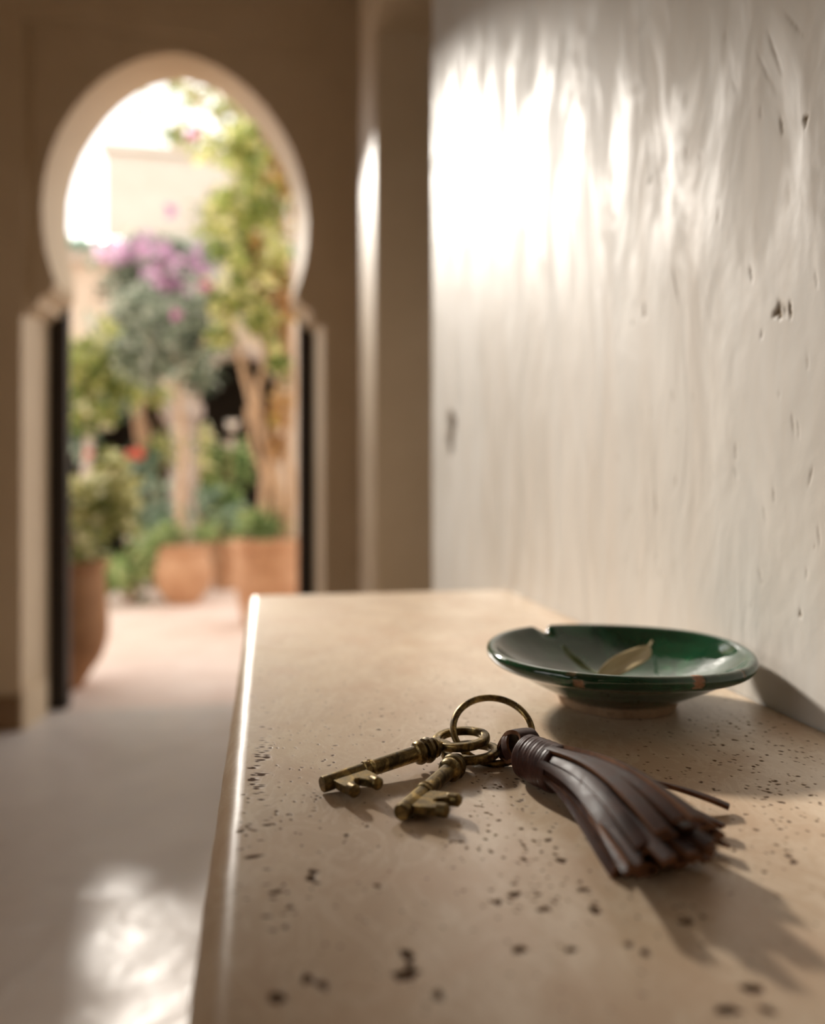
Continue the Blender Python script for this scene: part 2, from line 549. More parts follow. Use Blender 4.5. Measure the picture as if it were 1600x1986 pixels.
# proud face
for (x0, x1) in ((XO0, AX - JH), (AX + JH, XO1)):
    q(b, [(x0, YF, 0), (x1, YF, 0), (x1, YF, ZI), (x0, YF, ZI)])
q(b, [(XO0, YF, ZI), (AL, YF, ZI), (AL, YF, AT), (XO0, YF, AT)])
q(b, [(AR_, YF, ZI), (XO1, YF, ZI), (XO1, YF, AT), (AR_, YF, AT)])
q(b, [(XO0, YF, AT), (XO1, YF, AT), (XO1, YF, ZC), (XO0, YF, ZC)])
# small shelves between jamb edge and panel edge
for (xa, xb) in ((AX - JH, AL), (AR_, AX + JH)):
    q(b, [(xa, YF, ZI), (xb, YF, ZI), (xb, YF + REC, ZI), (xa, YF + REC, ZI)])
# chamfered steps of the panel (two-step moulding)
YR = YF + REC
m1 = .016
def rect(x0, x1, z1, y): return [(x0, y, ZI), (x0, y, z1), (x1, y, z1), (x1, y, ZI)]
steps = [rect(AL, AR_, AT, YF), rect(AL, AR_, AT, YF + REC * .5), rect(AL + m1, AR_ - m1, AT - m1, YF + REC * .5), rect(AL + m1, AR_ - m1, AT - m1, YR)]
for s0, s1 in zip(steps[:-1], steps[1:]):
    for k in range(3): q(b, [s0[k], s0[k + 1], s1[k + 1], s1[k]])
# recessed panel face around the arch
xl, xr, zt = AL + m1, AR_ - m1, AT - m1
rows = [p for p in FULL if p[1] >= ZI - 1e-6]
for (h0, z0), (h1, z1) in zip(rows[:-1], rows[1:]):
    q(b, [(xl, YR, z1), (AX - h1, YR, z1), (AX - h0, YR, z0), (xl, YR, z0)])
    q(b, [(AX + h1, YR, z1), (xr, YR, z1), (xr, YR, z0), (AX + h0, YR, z0)])
q(b, [(xl, YR, rows[0][1]), (xr, YR, rows[0][1]), (xr, YR, zt), (xl, YR, zt)])
# reveal / intrados, with an arris, and rear face
def yfront(z): return YR if z > ZI - 1e-6 else YF
n = len(FULL)
for sgn in (-1, 1):
    for i in range(n - 1):
        (h0, z0), (h1, z1) = FULL[i], FULL[i + 1]; (g0, _), (g1, _) = FB[i], FB[i + 1]
        yf0 = YR if i < n - 2 else YF; yf1 = yf0
        K = 4
        for k in range(K):
            t0, t1 = k / K, (k + 1) / K
            A = (AX + sgn * (h0 + (g0 - h0) * t0), yf0 + (GY - yf0) * t0, z0); B = (AX + sgn * (h1 + (g1 - h1) * t0), yf1 + (GY - yf1) * t0, z1)
            D = (AX + sgn * (h0 + (g0 - h0) * t1), yf0 + (GY - yf0) * t1, z0); E = (AX + sgn * (h1 + (g1 - h1) * t1), yf1 + (GY - yf1) * t1, z1)
            q(b, [A, D, E, B] if sgn < 0 else [A, B, E, D])
    for i in range(n - 1):
        (g0, z0), (g1, z1) = FB[i], FB[i + 1]
        xo = XO0 - .2 if sgn < 0 else XO1 + .2
        q(b, [(xo, GY, z0), (AX + sgn * g0, GY, z0), (AX + sgn * g1, GY, z1), (xo, GY, z1)])
q(b, [(XO0 - .2, GY, FULL[0][1]), (XO0 - .2, GY, 4.1), (XO1 + .2, GY, 4.1), (XO1 + .2, GY, FULL[0][1])])
q(b, [(XO0 - .2, YF, ZC), (XO0 - .2, GY, 4.1), (XO1 + .2, GY, 4.1), (XO1 + .2, YF, ZC)])
o = b.build('wall_end', [M['arch']])
me = o.data
bm = bmesh.new(); bm.from_mesh(me); bmesh.ops.remove_doubles(bm, verts=bm.verts, dist=1e-5)
for f in bm.faces: f.smooth = True
for e in bm.edges:
    if len(e.link_faces) == 2 and e.calc_face_angle(0) > R(25): e.smooth = False
bm.to_mesh(me); bm.free()
tag(o, **STR)
wall_end = o
portal('arch_daylight', (AX, GY + .03, 1.5), (R(-90), 0, 0), 1.3, 3.0)

# skirting on the end wall (left of the arch and round the reveal)
b = MB()
b.add([(XWL, YF - .012, 0), (AX - JH - .001, YF - .012, 0), (AX - JH - .001, YF - .012, .14), (XWL, YF - .012, .14), (XWL, YF, .15), (AX - JH - .001, YF, .15), (AX - JH - .001, YF, 0)],
      [(0, 1, 2, 3), (3, 2, 5, 4), (1, 6, 5, 2)])
tag(b.build('baseboard_left', [M['skirt']]), **STR)
b = MB()
b.add([(AX - JH, YF - .012, 0), (AX - JH + .012, YF - .012, 0), (AX - JH + .034 + .012, GY - .07, 0), (AX - JH + .02, GY - .07, 0),
       (AX - JH, YF - .012, .17), (AX - JH + .012, YF - .012, .17), (AX - JH + .034 + .012, GY - .07, .17), (AX - JH + .02, GY - .07, .17)],
      [(0, 1, 5, 4), (1, 2, 6, 5), (2, 3, 7, 6), (4, 5, 6, 7)])
tag(b.build('baseboard_reveal', [M['arch']]), **STR)
b = MB(); b.box((AX + JH, YF - .012, 0), (.36, YF, .14))
tag(b.build('baseboard_right', [M['skirt']]), **STR)

# pilaster and lintel to the right
PY0, PY1 = 2.33, 2.78
PXX = onY(728, 600, PY0).x
b = MB(); b.box((PXX, PY0, 0), (PXX + .6, PY1, ZC))
tag(bevel(b.build('trim_1', [M['arch']]), .010), **STR)
b = MB(); b.box((PXX - .012, 1.56, EYE + 1.435), (1.3, PY0 + .05, ZC))
tag(bevel(b.build('trim_2', [M['arch']]), .010), **STR)

# wooden door frame standing behind the arch reveal
door = bpy.data.objects.new('door_1', None); C.objects.link(door); door.location = (AX, GY + .03, 0); tag(door, **STR)
for sgn in (-1, 1):
    g = JH - .034
    b = MB(); x0, x1 = sorted((sgn * (g + .05), sgn * (g - .078)))
    b.box((x0, -.028, 0), (x1, .05, ZW + .02))
    bevel(b.build('door_post', [M['wood']], door), .006)
    b = MB(); x0, x1 = sorted((sgn * (g - .045), sgn * (g - .012)))
    # opened leaf seen edge on, folded back outdoors
    b.box((x0, .05, .02), (x1, .16, ZW - .02))
    bevel(b.build('door_leaf', [M['wood']], door), .004)

# ------------------------------------------------------------------ console table
def xleft(Y): return -.0220 - .0187 * Y


def pits(Xg, Yg):
    D = np.zeros_like(Xg)
    xs0 = None

    def pit(x, y, rx, ry, rot, dep):
        r0 = max(rx, ry) * 1.6
        iy0, iy1 = np.searchsorted(YS, y - r0), np.searchsorted(YS, y + r0)
        if iy1 - iy0 < 1: return
        row = Xg[(iy0 + iy1) // 2]
        ix0, ix1 = np.searchsorted(row, x - r0), np.searchsorted(row, x + r0)
        if ix1 - ix0 < 1: return
        dx = Xg[iy0:iy1, ix0:ix1] - x; dy = Yg[iy0:iy1, ix0:ix1] - y
        c, s_ = math.cos(rot), math.sin(rot)
        u = (dx * c + dy * s_) / rx; v = (-dx * s_ + dy * c) / ry
        th = np.arctan2(v, u)
        rr = np.sqrt(u * u + v * v) * (1 + .22 * np.sin(2 * th + x * 9e3) + .16 * np.sin(5 * th + y * 7e3))
        f = np.clip((1.3 - rr) * 1.7, 0, 1)
        D[iy0:iy1, ix0:ix1] = np.maximum(D[iy0:iy1, ix0:ix1], f * dep)
    r2 = random.Random(3)
    K = .001

    def at(px, py, r_mm, asp=1.0, rot=0):
        p = onT(px, py); pit(p.x, p.y, r_mm * K * asp, r_mm * K, R(rot), r_mm)

    # clusters read off the stone: (px, py, spread px x, spread px y, count, rmin, rmax)
    for (px, py, sx, sy, n_, r0, r1) in [
        (512, 1440, 7, 14, 18, .4, 1.0), (503, 1478, 7, 14, 22, .5, 1.2), (496, 1515, 9, 12, 22, .5, 1.3), (560, 1470, 25, 30, 18, .3, .7),
        (640, 1475, 20, 14, 12, .4, .9), (480, 1590, 20, 30, 20, .4, .8), (440, 1545, 14, 40, 20, .3, .5),
        (600, 1540, 14, 22, 12, .4, .8), (735, 1415, 40, 26, 22, .3, .9), (600, 1420, 60, 30, 26, .3, .7),
        (530, 1570, 50, 30, 22, .3, .8), (660, 1600, 60, 30, 14, .3, .7), (960, 1500, 30, 14, 20, .3, .8), (1000, 1540, 40, 25, 26, .4, .9),
        (930, 1590, 24, 22, 18, .3, .9), (1040, 1620, 40, 26, 22, .4, 1.0), (950, 1640, 60, 20, 22, .3, .9), (890, 1640, 20, 10, 6, .4, .8),
        (1300, 1450, 60, 30, 30, .3, .8), (1420, 1470, 70, 40, 50, .3, 1.0), (1530, 1430, 50, 40, 50, .3, .9), (1540, 1530, 50, 30, 40, .3, .9),
        (1470, 1560, 40, 20, 14, .4, .9), (1400, 1400, 50, 16, 16, .4, .9), (1540, 1600, 50, 20, 14, .4, .9), (1270, 1410, 60, 12, 10, .3, .8),
        (1330, 1490, 60, 14, 24, .3, .7), (900, 1390, 60, 20, 18, .3, .8), (1000, 1700, 60, 30, 16, .5, 1.0), (1100, 1730, 40, 20, 10, .5, 1.0),
        (420, 1700, 20, 60, 12, .4, .8), (520, 1700, 30, 30, 8, .6, 1.0), (540, 1790, 20, 20, 5, .8, 1.3), (700, 1760, 60, 40, 8, .5, .9),
        (1330, 1770, 60, 25, 8, .6, 1.0), (1520, 1660, 40, 14, 8, .6, 1.1), (690, 1350, 120, 22, 18, .3, .7), (1000, 1760, 60, 20, 8, .6, 1.0)]:
        for k in range(n_):
            x, y = r2.gauss(px, sx), r2.gauss(py, sy)
            at(x, y, (lambda v_: v_ * (.74 if py < 1660 else .66) + .08)(r2.uniform(r0, r1)), r2.uniform(.8, 1.5), r2.uniform(-30, 30))
    for (px, py, r_, asp, rot) in [
        (458, 1615, 1.2, 3.0, 22), (492, 1661, 1.3, 2.4, 5), (432, 1850, 2.1, 1.4, 20), (608, 1690, 1.7, 1, 0), (603, 1703, 1.8, 1.2, 0), (614, 1712, 1.2, 1, 0),
        (790, 1852, 2.3, 1.0, 60), (788, 1890, 2.6, 1.3, 30), (795, 1872, 1.6, 1, 0), (1155, 1765, 2.0, 1.1, -40), (1332, 1787, 1.7, 1.2, 20),
        (966, 1750, 1.5, 1, 0), (1008, 1842, 2.0, .9, 80), (1108, 1842, 1.7, .8, 80), (1460, 1918, 2.2, 1.2, 0), (1412, 1960, 2.1, 1.4, 0), (1490, 1960, 1.8, 1, 0),
        (1050, 1765, 1.3, 1, 0), (1062, 1762, 1.3, 1, 0), (672, 1620, 1.1, 1.2, 0), (712, 1602, 1.0, 1, 0), (535, 1730, 1.4, 1.6, 10), (733, 1718, 1.2, 1, 0),
        (1088, 1668, 1.5, 1.3, -30), (1132, 1725, 1.3, 1.6, 10), (1092, 1672, 1.1, 1, 0), (1252, 1848, 1.7, .9, 70), (1540, 1672, 1.4, 1.2, 0), (1530, 1660, 1.2, 1.4, 0),
        (998, 1735, 1.4, 2.0, 0), (540, 1935, 2.0, 1.2, 0), (625, 1910, 2.0, .8, 70), (1220, 1832, 1.4, 1, 0), (1175, 1560, .7, 1, 0), (850, 1930, 1.8, 1, 0),
        (596, 1898, 2.0, .9, 80), (1516, 1556, 1.1, 1.6, -10), (1425, 1435, 1.0, 1.6, -30), (735, 1415, 1.1, 1.5, 0), (1062, 1630, 1.0, 1.6, 20)]:
        at(px, py, r_ * .8, asp, rot)
    for k in range(700):
        x = r2.uniform(-.02, XW); y = r2.uniform(.17, .62)
        pit(x, y, K * r2.uniform(.3, .6), K * r2.uniform(.3, .6), 0, .6)
    return D


t0 = .012        # bullnose radius
xs_t = np.concatenate([[0.0, .0004, .001, .002, .0035, .0055, .008, .0105, .013], np.arange(.0136, .16, .00056), np.arange(.16, .3316, .00062)])
YS = np.concatenate([[-.30, -.1, .05, .12], np.arange(.15, .34, .00075), np.arange(.34, .5, .0009), np.arange(.5, .72, .0016), np.arange(.72, .985, .004)])
nx = len(xs_t)
L = np.array([xleft(y) for y in YS])
Xg = L[:, None] + t0 + (xs_t - .0)[None, :] * ((XW - .0004 - (L[:, None] + t0)) / .3316)
Yg = np.repeat(YS[:, None], nx, 1)
PD = pits(Xg, Yg)
Zg = TT - np.clip(PD, 0, 2.4) ** 1.3 * .00045
# left bullnose columns (from the underside of the round up to the top)
cols = []
for k in range(10):
    a = PI / 2 * k / 10
    cols.append(np.stack([L + t0 - t0 * math.cos(a), YS, np.full_like(YS, TT - t0 + t0 * math.sin(a))], -1))
low = np.stack([L, YS, np.full_like(YS, TT - .045)], -1)
edge = np.stack([low] + cols, 1)
P = np.concatenate([edge, np.stack([Xg, Yg, Zg], -1)], 1)
A = np.concatenate([np.zeros(edge.shape[:2]), np.clip(PD, 0, 1)], 1)
# worn arris: faint waviness
P[:, 1:11, 0] += (.00010 * np.sin(YS * 60) + .00010 * np.sin(YS * 151 + 1))[:, None]
# far end: rounded corner rows
last = P[-1].copy(); ext = []
cr = .010
for k in range(1, 9):
    a = PI / 2 * k / 8
    q_ = last.copy(); q_[:, 1] = last[0, 1] + .012 * math.sin(a)
    q_[:, 2] = np.minimum(last[:, 2], TT - .012 + .012 * math.cos(a)) if k < 8 else np.minimum(last[:, 2], TT - .012)
    q_[:, 0] = np.maximum(last[:, 0], last[0, 0] + cr * (1 - math.cos(a)) * .9)
    ext.append(q_)
q_ = ext[-1].copy(); q_[:, 2] = TT - .045; ext.append(q_)
P = np.concatenate([P, np.stack(ext)], 0); A = np.concatenate([A, np.zeros((len(ext), A.shape[1]))], 0)
console = thing('console_table', (.14, .4, 0), 'long beige travertine topped console shelf along the plaster wall', 'table')
o = grid_mesh('stone_top', P - np.array([.14, .4, 0]), [M['trav']], console, attrs={'pit': A}, flip=True)
b = MB(); b.box((xleft(0) + .03 - .14, -.68, 0), (XW - .141, .56, TT - .03))
bevel(b.build('masonry_base', [M['arch']], console), .01)
b = MB(); b.box((xleft(-.3) + .004 - .14, -.70, TT - .045), (XW - .141, .59, TT - .0405))
b.build('slab_underside', [M['trav']], console)

# ------------------------------------------------------------------ green dish
DC = onT(1196, 1395, 0); 
DX, DY = .2155, .4560
RR = .0845
dish = thing('glazed_dish', (DX, DY, TT), 'dark green glazed ceramic dish with chipped rim beside the plaster wall', 'dish')
def make_dish():
    out = [(.034, .0050), (.040, .0072), (.048, .0120), (.056, .0160), (.064, .0205), (.071, .0243), (.0755, .0262), (.0785, .0272), (.0812, .0285), (.0832, .0305),
           (.0843, .0330), (.0840, .0352), (.0825, .0366), (.0800, .0368), (.0778, .0356), (.0755, .0330), (.072, .0295), (.066, .0250), (.058, .0205), (.050, .0170),
           (.040, .0135), (.030, .0112), (.018, .0098), (.008, .0094), (.0004, .0093)]
    # refine
    pr = []
    for (a, b_) in zip(out[:-1], out[1:]):
        for k in range(3): t = k / 3; pr.append((a[0] + (b_[0] - a[0]) * t, a[1] + (b_[1] - a[1]) * t))
    pr.append(out[-1])
    pr = np.array(pr)
    for it in range(3): pr[1:-1] = .25 * pr[:-2] + .5 * pr[1:-1] + .25 * pr[2:]
    seg = 360
    th = np.linspace(0, 2 * PI, seg + 1)
    Rg = pr[:, 0][:, None] * np.ones_like(th)[None]; Zg = pr[:, 1][:, None] * np.ones_like(th)[None]
    Th = np.ones(len(pr))[:, None] * th[None]
    wob = 1 + .006 * np.sin(2 * Th + .7) + .003 * np.sin(5 * Th)
    Rg = Rg * wob; Zg = Zg + (Rg / RR) * .0007 * np.sin(3 * Th + 1.0)
    chip = np.zeros_like(Rg); thin = np.zeros_like(Rg)
    X = Rg * np.cos(Th); Y = Rg * np.sin(Th)

    def at_angle(px, py, h):   # rim angle of the point seen at px,py
        p = onT(px, py, h); return math.atan2(p.y - DY, p.x - DX)
    # notch knocked out of the back-left rim: a sharp V, deeper on its left flank
    a0 = at_angle(1060, 1214, .036)
    d = (Th - a0 + PI) % (2 * PI) - PI
    nt = np.clip(1 - np.where(d > 0, d / .17, -d / .035), 0, 1) * np.clip((Rg - .070) / .008, 0, 1)
    Zg = Zg - nt * .0062 * np.clip((Zg - .024) / .008, 0, 1)
    chip = np.maximum(chip, np.clip(nt * 1.2 - .75, 0, .35) * 1.0)

    def spot(px, py, h, da, dr0, dr1, dep, amt):
        a = at_angle(px, py, h)
        d = ((Th - a + PI) % (2 * PI) - PI) / da
        ii = np.arange(len(pr))[:, None]
        k = 1.15 - np.maximum(np.abs(d + .12 * np.sin(ii * 1.7 + px)), np.abs((ii - (dr0 + dr1) / 2) / ((dr1 - dr0) / 2)))
        f = np.clip(k * 4, 0, 1)
        np.copyto(chip, np.maximum(chip, f * amt)); return f * dep
    dR = 0
    dR = dR + spot(1345, 1322, .033, .035, 26, 40, .0010, 1.0)
    dR = dR + spot(1120, 1332, .030, .030, 23, 30, .0008, .75)
    dR = dR + spot(1410, 1298, .035, .012, 29, 42, .0005, .45)
    dR = dR + spot(1100, 1312, .036, .03, 33, 38, .0006, .25)
    dR = dR + spot(1230, 1400, .010, .05, 2, 6, .0003, .3)
    Rg = Rg - dR
    ii = np.arange(len(pr))[:, None]
    thin = np.clip(1 - np.abs(ii - 36) / 2.5, 0, 1) * (.35 + .3 * np.sin(Th * 7) * np.sin(Th * 3 + 1)) + np.clip(1 - ii / 5.0, 0, 1) * .5
    P = np.stack([Rg * np.cos(Th), Rg * np.sin(Th), Zg], -1)
    o = grid_mesh('glazed_bowl', P, [M['glaze']], dish, attrs={'chip': chip, 'thin': np.clip(thin, 0, 1)}, flip=True)
    bm = bmesh.new(); bm.from_mesh(o.data); bmesh.ops.remove_doubles(bm, verts=bm.verts, dist=1e-6); bm.normal_update(); bm.to_mesh(o.data); bm.free()
    b = MB(); b.lathe([(.001, .0060), (.034, .0062), (.0372, .0066), (.0382, .0054), (.0376, .003), (.0366, .0004), (.0345, 0), (.0320, .0006), (.0310, .003), (.030, .0045), (.001, .0045)], 96,
                      jit=lambda a, z: .006 * math.sin(3 * a) + .003 * math.sin(11 * a))
    soft(tag(b.build('foot_ring', [M['bisque']], dish), 'unglazed pale clay foot of the dish'))
make_dish()

# ------------------------------------------------------------------ dried sprig in the dish
def leaf_blade(name, path, width, mat, parent, up=Vector((0, 0, 1)), fold=.25, seed=0, twist=None):
    """curved leaf blade along path (points), width(t), folded at the midrib, real thickness"""
    pts = [Vector(p) for p in path]; n = 36
    # catmull-rom
    def cr(t):
        t *= len(pts) - 1; i = min(int(t), len(pts) - 2); f = t - i
        p0, p1, p2, p3 = pts[max(i - 1, 0)], pts[i], pts[i + 1], pts[min(i + 2, len(pts) - 1)]
        return .5 * ((2 * p1) + (p2 - p0) * f + (2 * p0 - 5 * p1 + 4 * p2 - p3) * f * f + (3 * p1 - p0 - 3 * p2 + p3) * f ** 3)
    V = []; U = 8; rv = []
    for i in range(n + 1):
        t = i / n; p = cr(t); tg = (cr(min(1, t + .01)) - cr(max(0, t - .01))).normalized()
        a = twist(t) if twist else 0
        side = tg.cross(up).normalized(); nr = side.cross(tg).normalized()
        side, nr = side * math.cos(a) + nr * math.sin(a), nr * math.cos(a) - side * math.sin(a)
        wd = width(t)
        for k in range(U + 1):
            s = k / U * 2 - 1
            V.append(p + side * (s * wd) + nr * (abs(s) * fold * wd + .0003 * math.sin(14 * t + 3 * s + seed)))
            rv.append(min(1, max(0, .5 + .35 * math.sin(9 * t + s * 2 + seed) * (1 - abs(s)) + (.35 if abs(s) < .15 else 0))))
    Fc = []
    for i in range(n):
        for k in range(U):
            a = i * (U + 1) + k; Fc.append((a, a + 1, a + U + 2, a + U + 1))
    o = mesh(name, V, Fc, [mat], parent)
    at = o.data.attributes.new('leaf_tone', 'FLOAT', 'POINT'); at.data.foreach_set('value', rv)
    m = o.modifiers.new('thick', 'SOLIDIFY'); m.thickness = .00035
    return o


def lp(px, py, h): return onT(px, py, h)
spr = lp(1172, 1311, .0150)
sprig = thing('dried_sprig', spr, 'small dried leaf sprig with a curled tan leaf lying inside the green dish', 'leaf')
o0 = Vector(spr)
pl = lambda *a: lp(*a) - o0
leaf_blade('leaf', [pl(1160, 1309, .0165), pl(1188, 1301, .0180), pl(1218, 1285, .0215), pl(1246, 1268, .0250), pl(1258, 1254, .0280), pl(1265, 1243, .0300)],
           lambda t: .0004 + .0088 * math.sin(PI * min(1, t / .80)) ** .8 * (1 - .35 * t) if t < .79 else .0008, M['dryleaf'], sprig, up=Vector((-.3, -.75, .6)), fold=.3, seed=1,
           twist=lambda t: .30 * math.sin(4.5 * t))
tag(leaf_blade('leaf', [pl(1168, 1311, .0150), pl(1140, 1300, .0160), pl(1118, 1285, .0200), pl(1100, 1266, .0255), pl(1090, 1251, .0300)],
           lambda t: .0004 + .0030 * math.sin(PI * t) ** .8, M['dryleaf_green'], sprig, up=Vector((.3, -.6, .7)), fold=.4, seed=4), 'narrow dark green leaf')
b = MB(); b.tube([pl(1152, 1308, .0165), pl(1166, 1310, .0152), pl(1180, 1312, .0150)], [.0004, .0006, .0004], 8); soft(b.build('stem', [M['bark']], sprig))

# ------------------------------------------------------------------ keys
def make_key(name, tip, bow, label, bow_roll=0.0, shaft_r=.0037, bit_len=.0205):
    tip, bow = Vector(tip), Vector(bow)
    d = bow - tip; Lk = d.length; x = d.normalized(); z = (Vector((0, 0, 1)) - x * x.z).normalized(); y = z.cross(x)
    # roll about the axis
    Mx = Matrix((x, y, z)).transposed().to_4x4(); Mx.translation = tip
    e = thing(name, tip, label, 'key', 'old brass keys on the ring')
    e.rotation_euler = (Mx.to_3x3() @ Matrix.Rotation(bow_roll, 3, 'X')).to_euler()
    Rb = .0122                                    # mid radius of the bow
    nk = Lk - Rb                                  # start of the ring
    r = shaft_r
    prof = [(0, 0.0001), (0, r * .86), (.0004, r * .97), (.0012, r), (Lk * .275, r), (Lk * .28, r * 1.16), (Lk * .30, r * 1.20), (Lk * .305, r * 1.05),
            (Lk * .315, r * 1.05), (Lk * .32, r * 1.18), (Lk * .335, r * 1.15), (Lk * .345, r * .98), (nk - .0165, r * 1.02), (nk - .016, r * 1.12), (nk - .0155, r * 1.40), (nk - .0140, r * 1.58), (nk - .0122, r * 1.55), (nk - .0115, r * 1.2),
            (nk - .0108, r * 1.2), (nk - .0102, r * 1.62), (nk - .0088, r * 1.74), (nk - .0072, r * 1.60), (nk - .0066, r * 1.15), (nk - .0058, r * 1.12), (nk - .0050, r * 1.35), (nk - .0036, r * 1.30),
            (nk - .0025, r * .9), (nk + .0012, r * .55), (nk + .0014, .0001)]
    b = MB(); seg = 28; V = []; Fc = []
    for (px_, rr) in prof:
        for k in range(seg):
            a = 2 * PI * k / seg; V.append((px_, rr * math.cos(a), rr * math.sin(a)))
    for i in range(len(prof) - 1):
        for k in range(seg):
            a, c = i * seg + k, i * seg + (k + 1) % seg; Fc.append((a, a + seg, c + seg, c))
    b.add(V, Fc)
    sh = soft(b.build('shaft', [M['brass']], e), R(35))
    # bow: flat oval ring with rounded section
    b = MB(); pts = []; V = []; Fc = []; n = 72; sec = 16
    for i in range(n):
        a = 2 * PI * i / n
        for k in range(sec):
            c = 2 * PI * k / sec
            cx = math.copysign(abs(math.cos(c)) ** .6, math.cos(c)) * .0023; cz = math.copysign(abs(math.sin(c)) ** .6, math.sin(c)) * .0021
            rr = Rb * (1.0 + .0 * math.cos(2 * a)) + cx
            V.append((Lk + rr * math.cos(a) * 1.0, rr * math.sin(a) * 1.08, cz))
    for i in range(n):
        for k in range(sec):
            a, c = i * sec + k, i * sec + (k + 1) % sec; d_ = ((i + 1) % n) * sec
            Fc.append((a, d_ + k, d_ + (k + 1) % sec, c))
    b.add(V, Fc)
    soft(b.build('bow', [M['brass']], e), R(50))
    b = MB(); nn_ = 8; V = []; Fc = []
    for i in range(nn_ + 1):
        t_ = i / nn_; xx = nk - .0035 + .0068 * t_; hw_ = r * .95 + .0042 * t_ ** 1.6; hh = r * .85 * (1 - t_) + .0019 * t_
        for k in range(16):
            c = 2 * PI * k / 16; V.append((xx, hw_ * math.cos(c), hh * math.sin(c)))
    for i in range(nn_):
        for k in range(16):
            a, c = i * 16 + k, i * 16 + (k + 1) % 16; Fc.append((a, a + 16, c + 16, c))
    Fc.append(tuple(range(16))); Fc.append(tuple(nn_ * 16 + k for k in range(16))[::-1])
    b.add(V, Fc); soft(b.build('neck', [M['brass']], e), R(50))
    # bit: flat plate with an entrance notch and thick rounded lips
    h = .0019; x0, x1 = .0042, .0042 + .0175; B = bit_len
    out = [(x0, -r * .6), (x0 + .0002, -B * .62), (x0 + .0010, -B * .80), (x0 + .0048, -B * .80), (x0 + .0056, -B * .66), (x0 + .0064, -B * .60), (x0 + .0066, -B * .52), (x0 + .0080, -B * .49),
           (x0 + .0098, -B * .53), (x0 + .0102, -B * .60), (x0 + .0112, -B * .68), (x0 + .0118, -B * .80), (x1 - .0006, -B * .80), (x1, -B * .6), (x1, -r * .6)]
    V = [(px_, py_, h) for px_, py_ in out] + [(px_, py_, -h) for px_, py_ in out]; m_ = len(out)
    Fc = [tuple(range(m_))[::-1], tuple(range(m_, 2 * m_))] + [(i, (i + 1) % m_, (i + 1) % m_ + m_, i + m_) for i in range(m_)]
    b = MB(); b.add(V, Fc)
    bt = b.build('bit', [M['brass']], e); soft(bt, R(30)); bevel(bt, .00035, 2)
    b = MB()
    def lip(xc, ya, yb, rr):
        n_ = 12; ps = [Vector((xc, ya + (yb - ya) * k / n_, 0)) for k in range(n_ + 1)]
        b.tube(ps, [rr * min(1, .55 + .9 * min(k, (n_ - k)) / n_ * 3) for k in range(n_ + 1)], 18)
    lip(x0 + .0030, -B * .66, -B * .96, .0029)
    lip(x1 - .0030, -B * .64, -B * 1.0, .0028)
    lp_ = b.build('bit_lip', [M['brass']], bt); soft(lp_, R(50))
    return e


k1 = make_key('old_key', onT(624, 1522, .0042), onT(894, 1433, .0108), 'old brass key with its bow uppermost, pointing left across the stone', bow_roll=R(-4))
k2 = make_key('old_key', onT(777, 1577, .0042), onT(911, 1459, .0050), 'old brass key lying underneath, pointing toward the viewer beside the other key', bow_roll=R(-5), shaft_r=.0036, bit_len=.0195)

# ------------------------------------------------------------------ key ring
fw = Vector((math.sin(YAW), math.cos(YAW), 0)); rt = Vector((math.cos(YAW), -math.sin(YAW), 0)); up = Vector((0, 0, 1))
RC = fw * .391 + rt * .0418 + up * (TT + .0134)
RT = .0205; TH = R(35)
tilt = fw * math.cos(TH) + up * math.sin(TH)
b = MB(); n = 96
gap = R(47)
pts = []
for i in range(n + 1):
    a = gap + R(.8) + (2 * PI - R(1.6)) * i / n
    pts.append((rt * math.cos(a) + tilt * math.sin(a)) * RT)
b.tube(pts, .0018, 14)
o = soft(b.build('key_ring', [M['brass']])); o.location = RC
tag(o, 'round brass key ring leaning up, threaded through two key bows and a leather loop', 'ring')

# ------------------------------------------------------------------ leather tassel
def cw(r_, z_, h): return fw * z_ + rt * r_ + up * (TT + h)
TB0 = cw(.0545, .3580, .0114); TB1 = cw(.0668, .3400, .0114)
tas = thing('leather_tassel', cw(.0585, .3545, 0), 'dark brown leather tassel with fringed strips attached to the key ring', 'tassel')
TO = Vector(tas.location)
ax = (TB1 - TB0).normalized(); u_ = (up - ax * ax.z).normalized(); v_ = ax.cross(u_)
rb = .0106


def strip(name, pts, nrm, wd, th, mats, parent, cup=.0):
    """leather strip: pts path, nrm(i) -> face normal; faces dark, edges raw"""
    n = len(pts); V = []; Fc = []; fm = []
    U = 4
    for i, p in enumerate(pts):
        t = (pts[min(i + 1, n - 1)] - pts[max(i - 1, 0)]).normalized()
        nn = nrm(i / (n - 1)); nn = (nn - t * nn.dot(t)).normalized(); s = t.cross(nn).normalized()
        w_ = wd(i / (n - 1)) if callable(wd) else wd
        top = [p + s * (w_ * (k / U - .5)) + nn * (th / 2 - cup * w_ * (2 * k / U - 1) ** 2) for k in range(U + 1)]
        bot = [p + s * (w_ * (k / U - .5)) + nn * (-th / 2 - cup * w_ * (2 * k / U - 1) ** 2) for k in range(U, -1, -1)]
        V += top + bot
    m = 2 * (U + 1)
    for i in range(n - 1):
        for k in range(m):
            a, c = i * m + k, i * m + (k + 1) % m
            Fc.append((a, c, c + m, a + m)); fm.append(1 if k in (U, m - 1) else 0)
    Fc.append(tuple(range(m))[::-1]); Fc.append(tuple((n - 1) * m + k for k in range(m))); fm += [1, 1]
    o = mesh(name, V, Fc, mats, parent, True, fm)
    bm = bmesh.new(); bm.from_mesh(o.data); bmesh.ops.recalc_face_normals(bm, faces=bm.faces)
    for e_ in bm.edges:
        if len(e_.link_faces) == 2 and e_.calc_face_angle(0) > R(35): e_.smooth = False
    bm.to_mesh(o.data); bm.free()
    return o


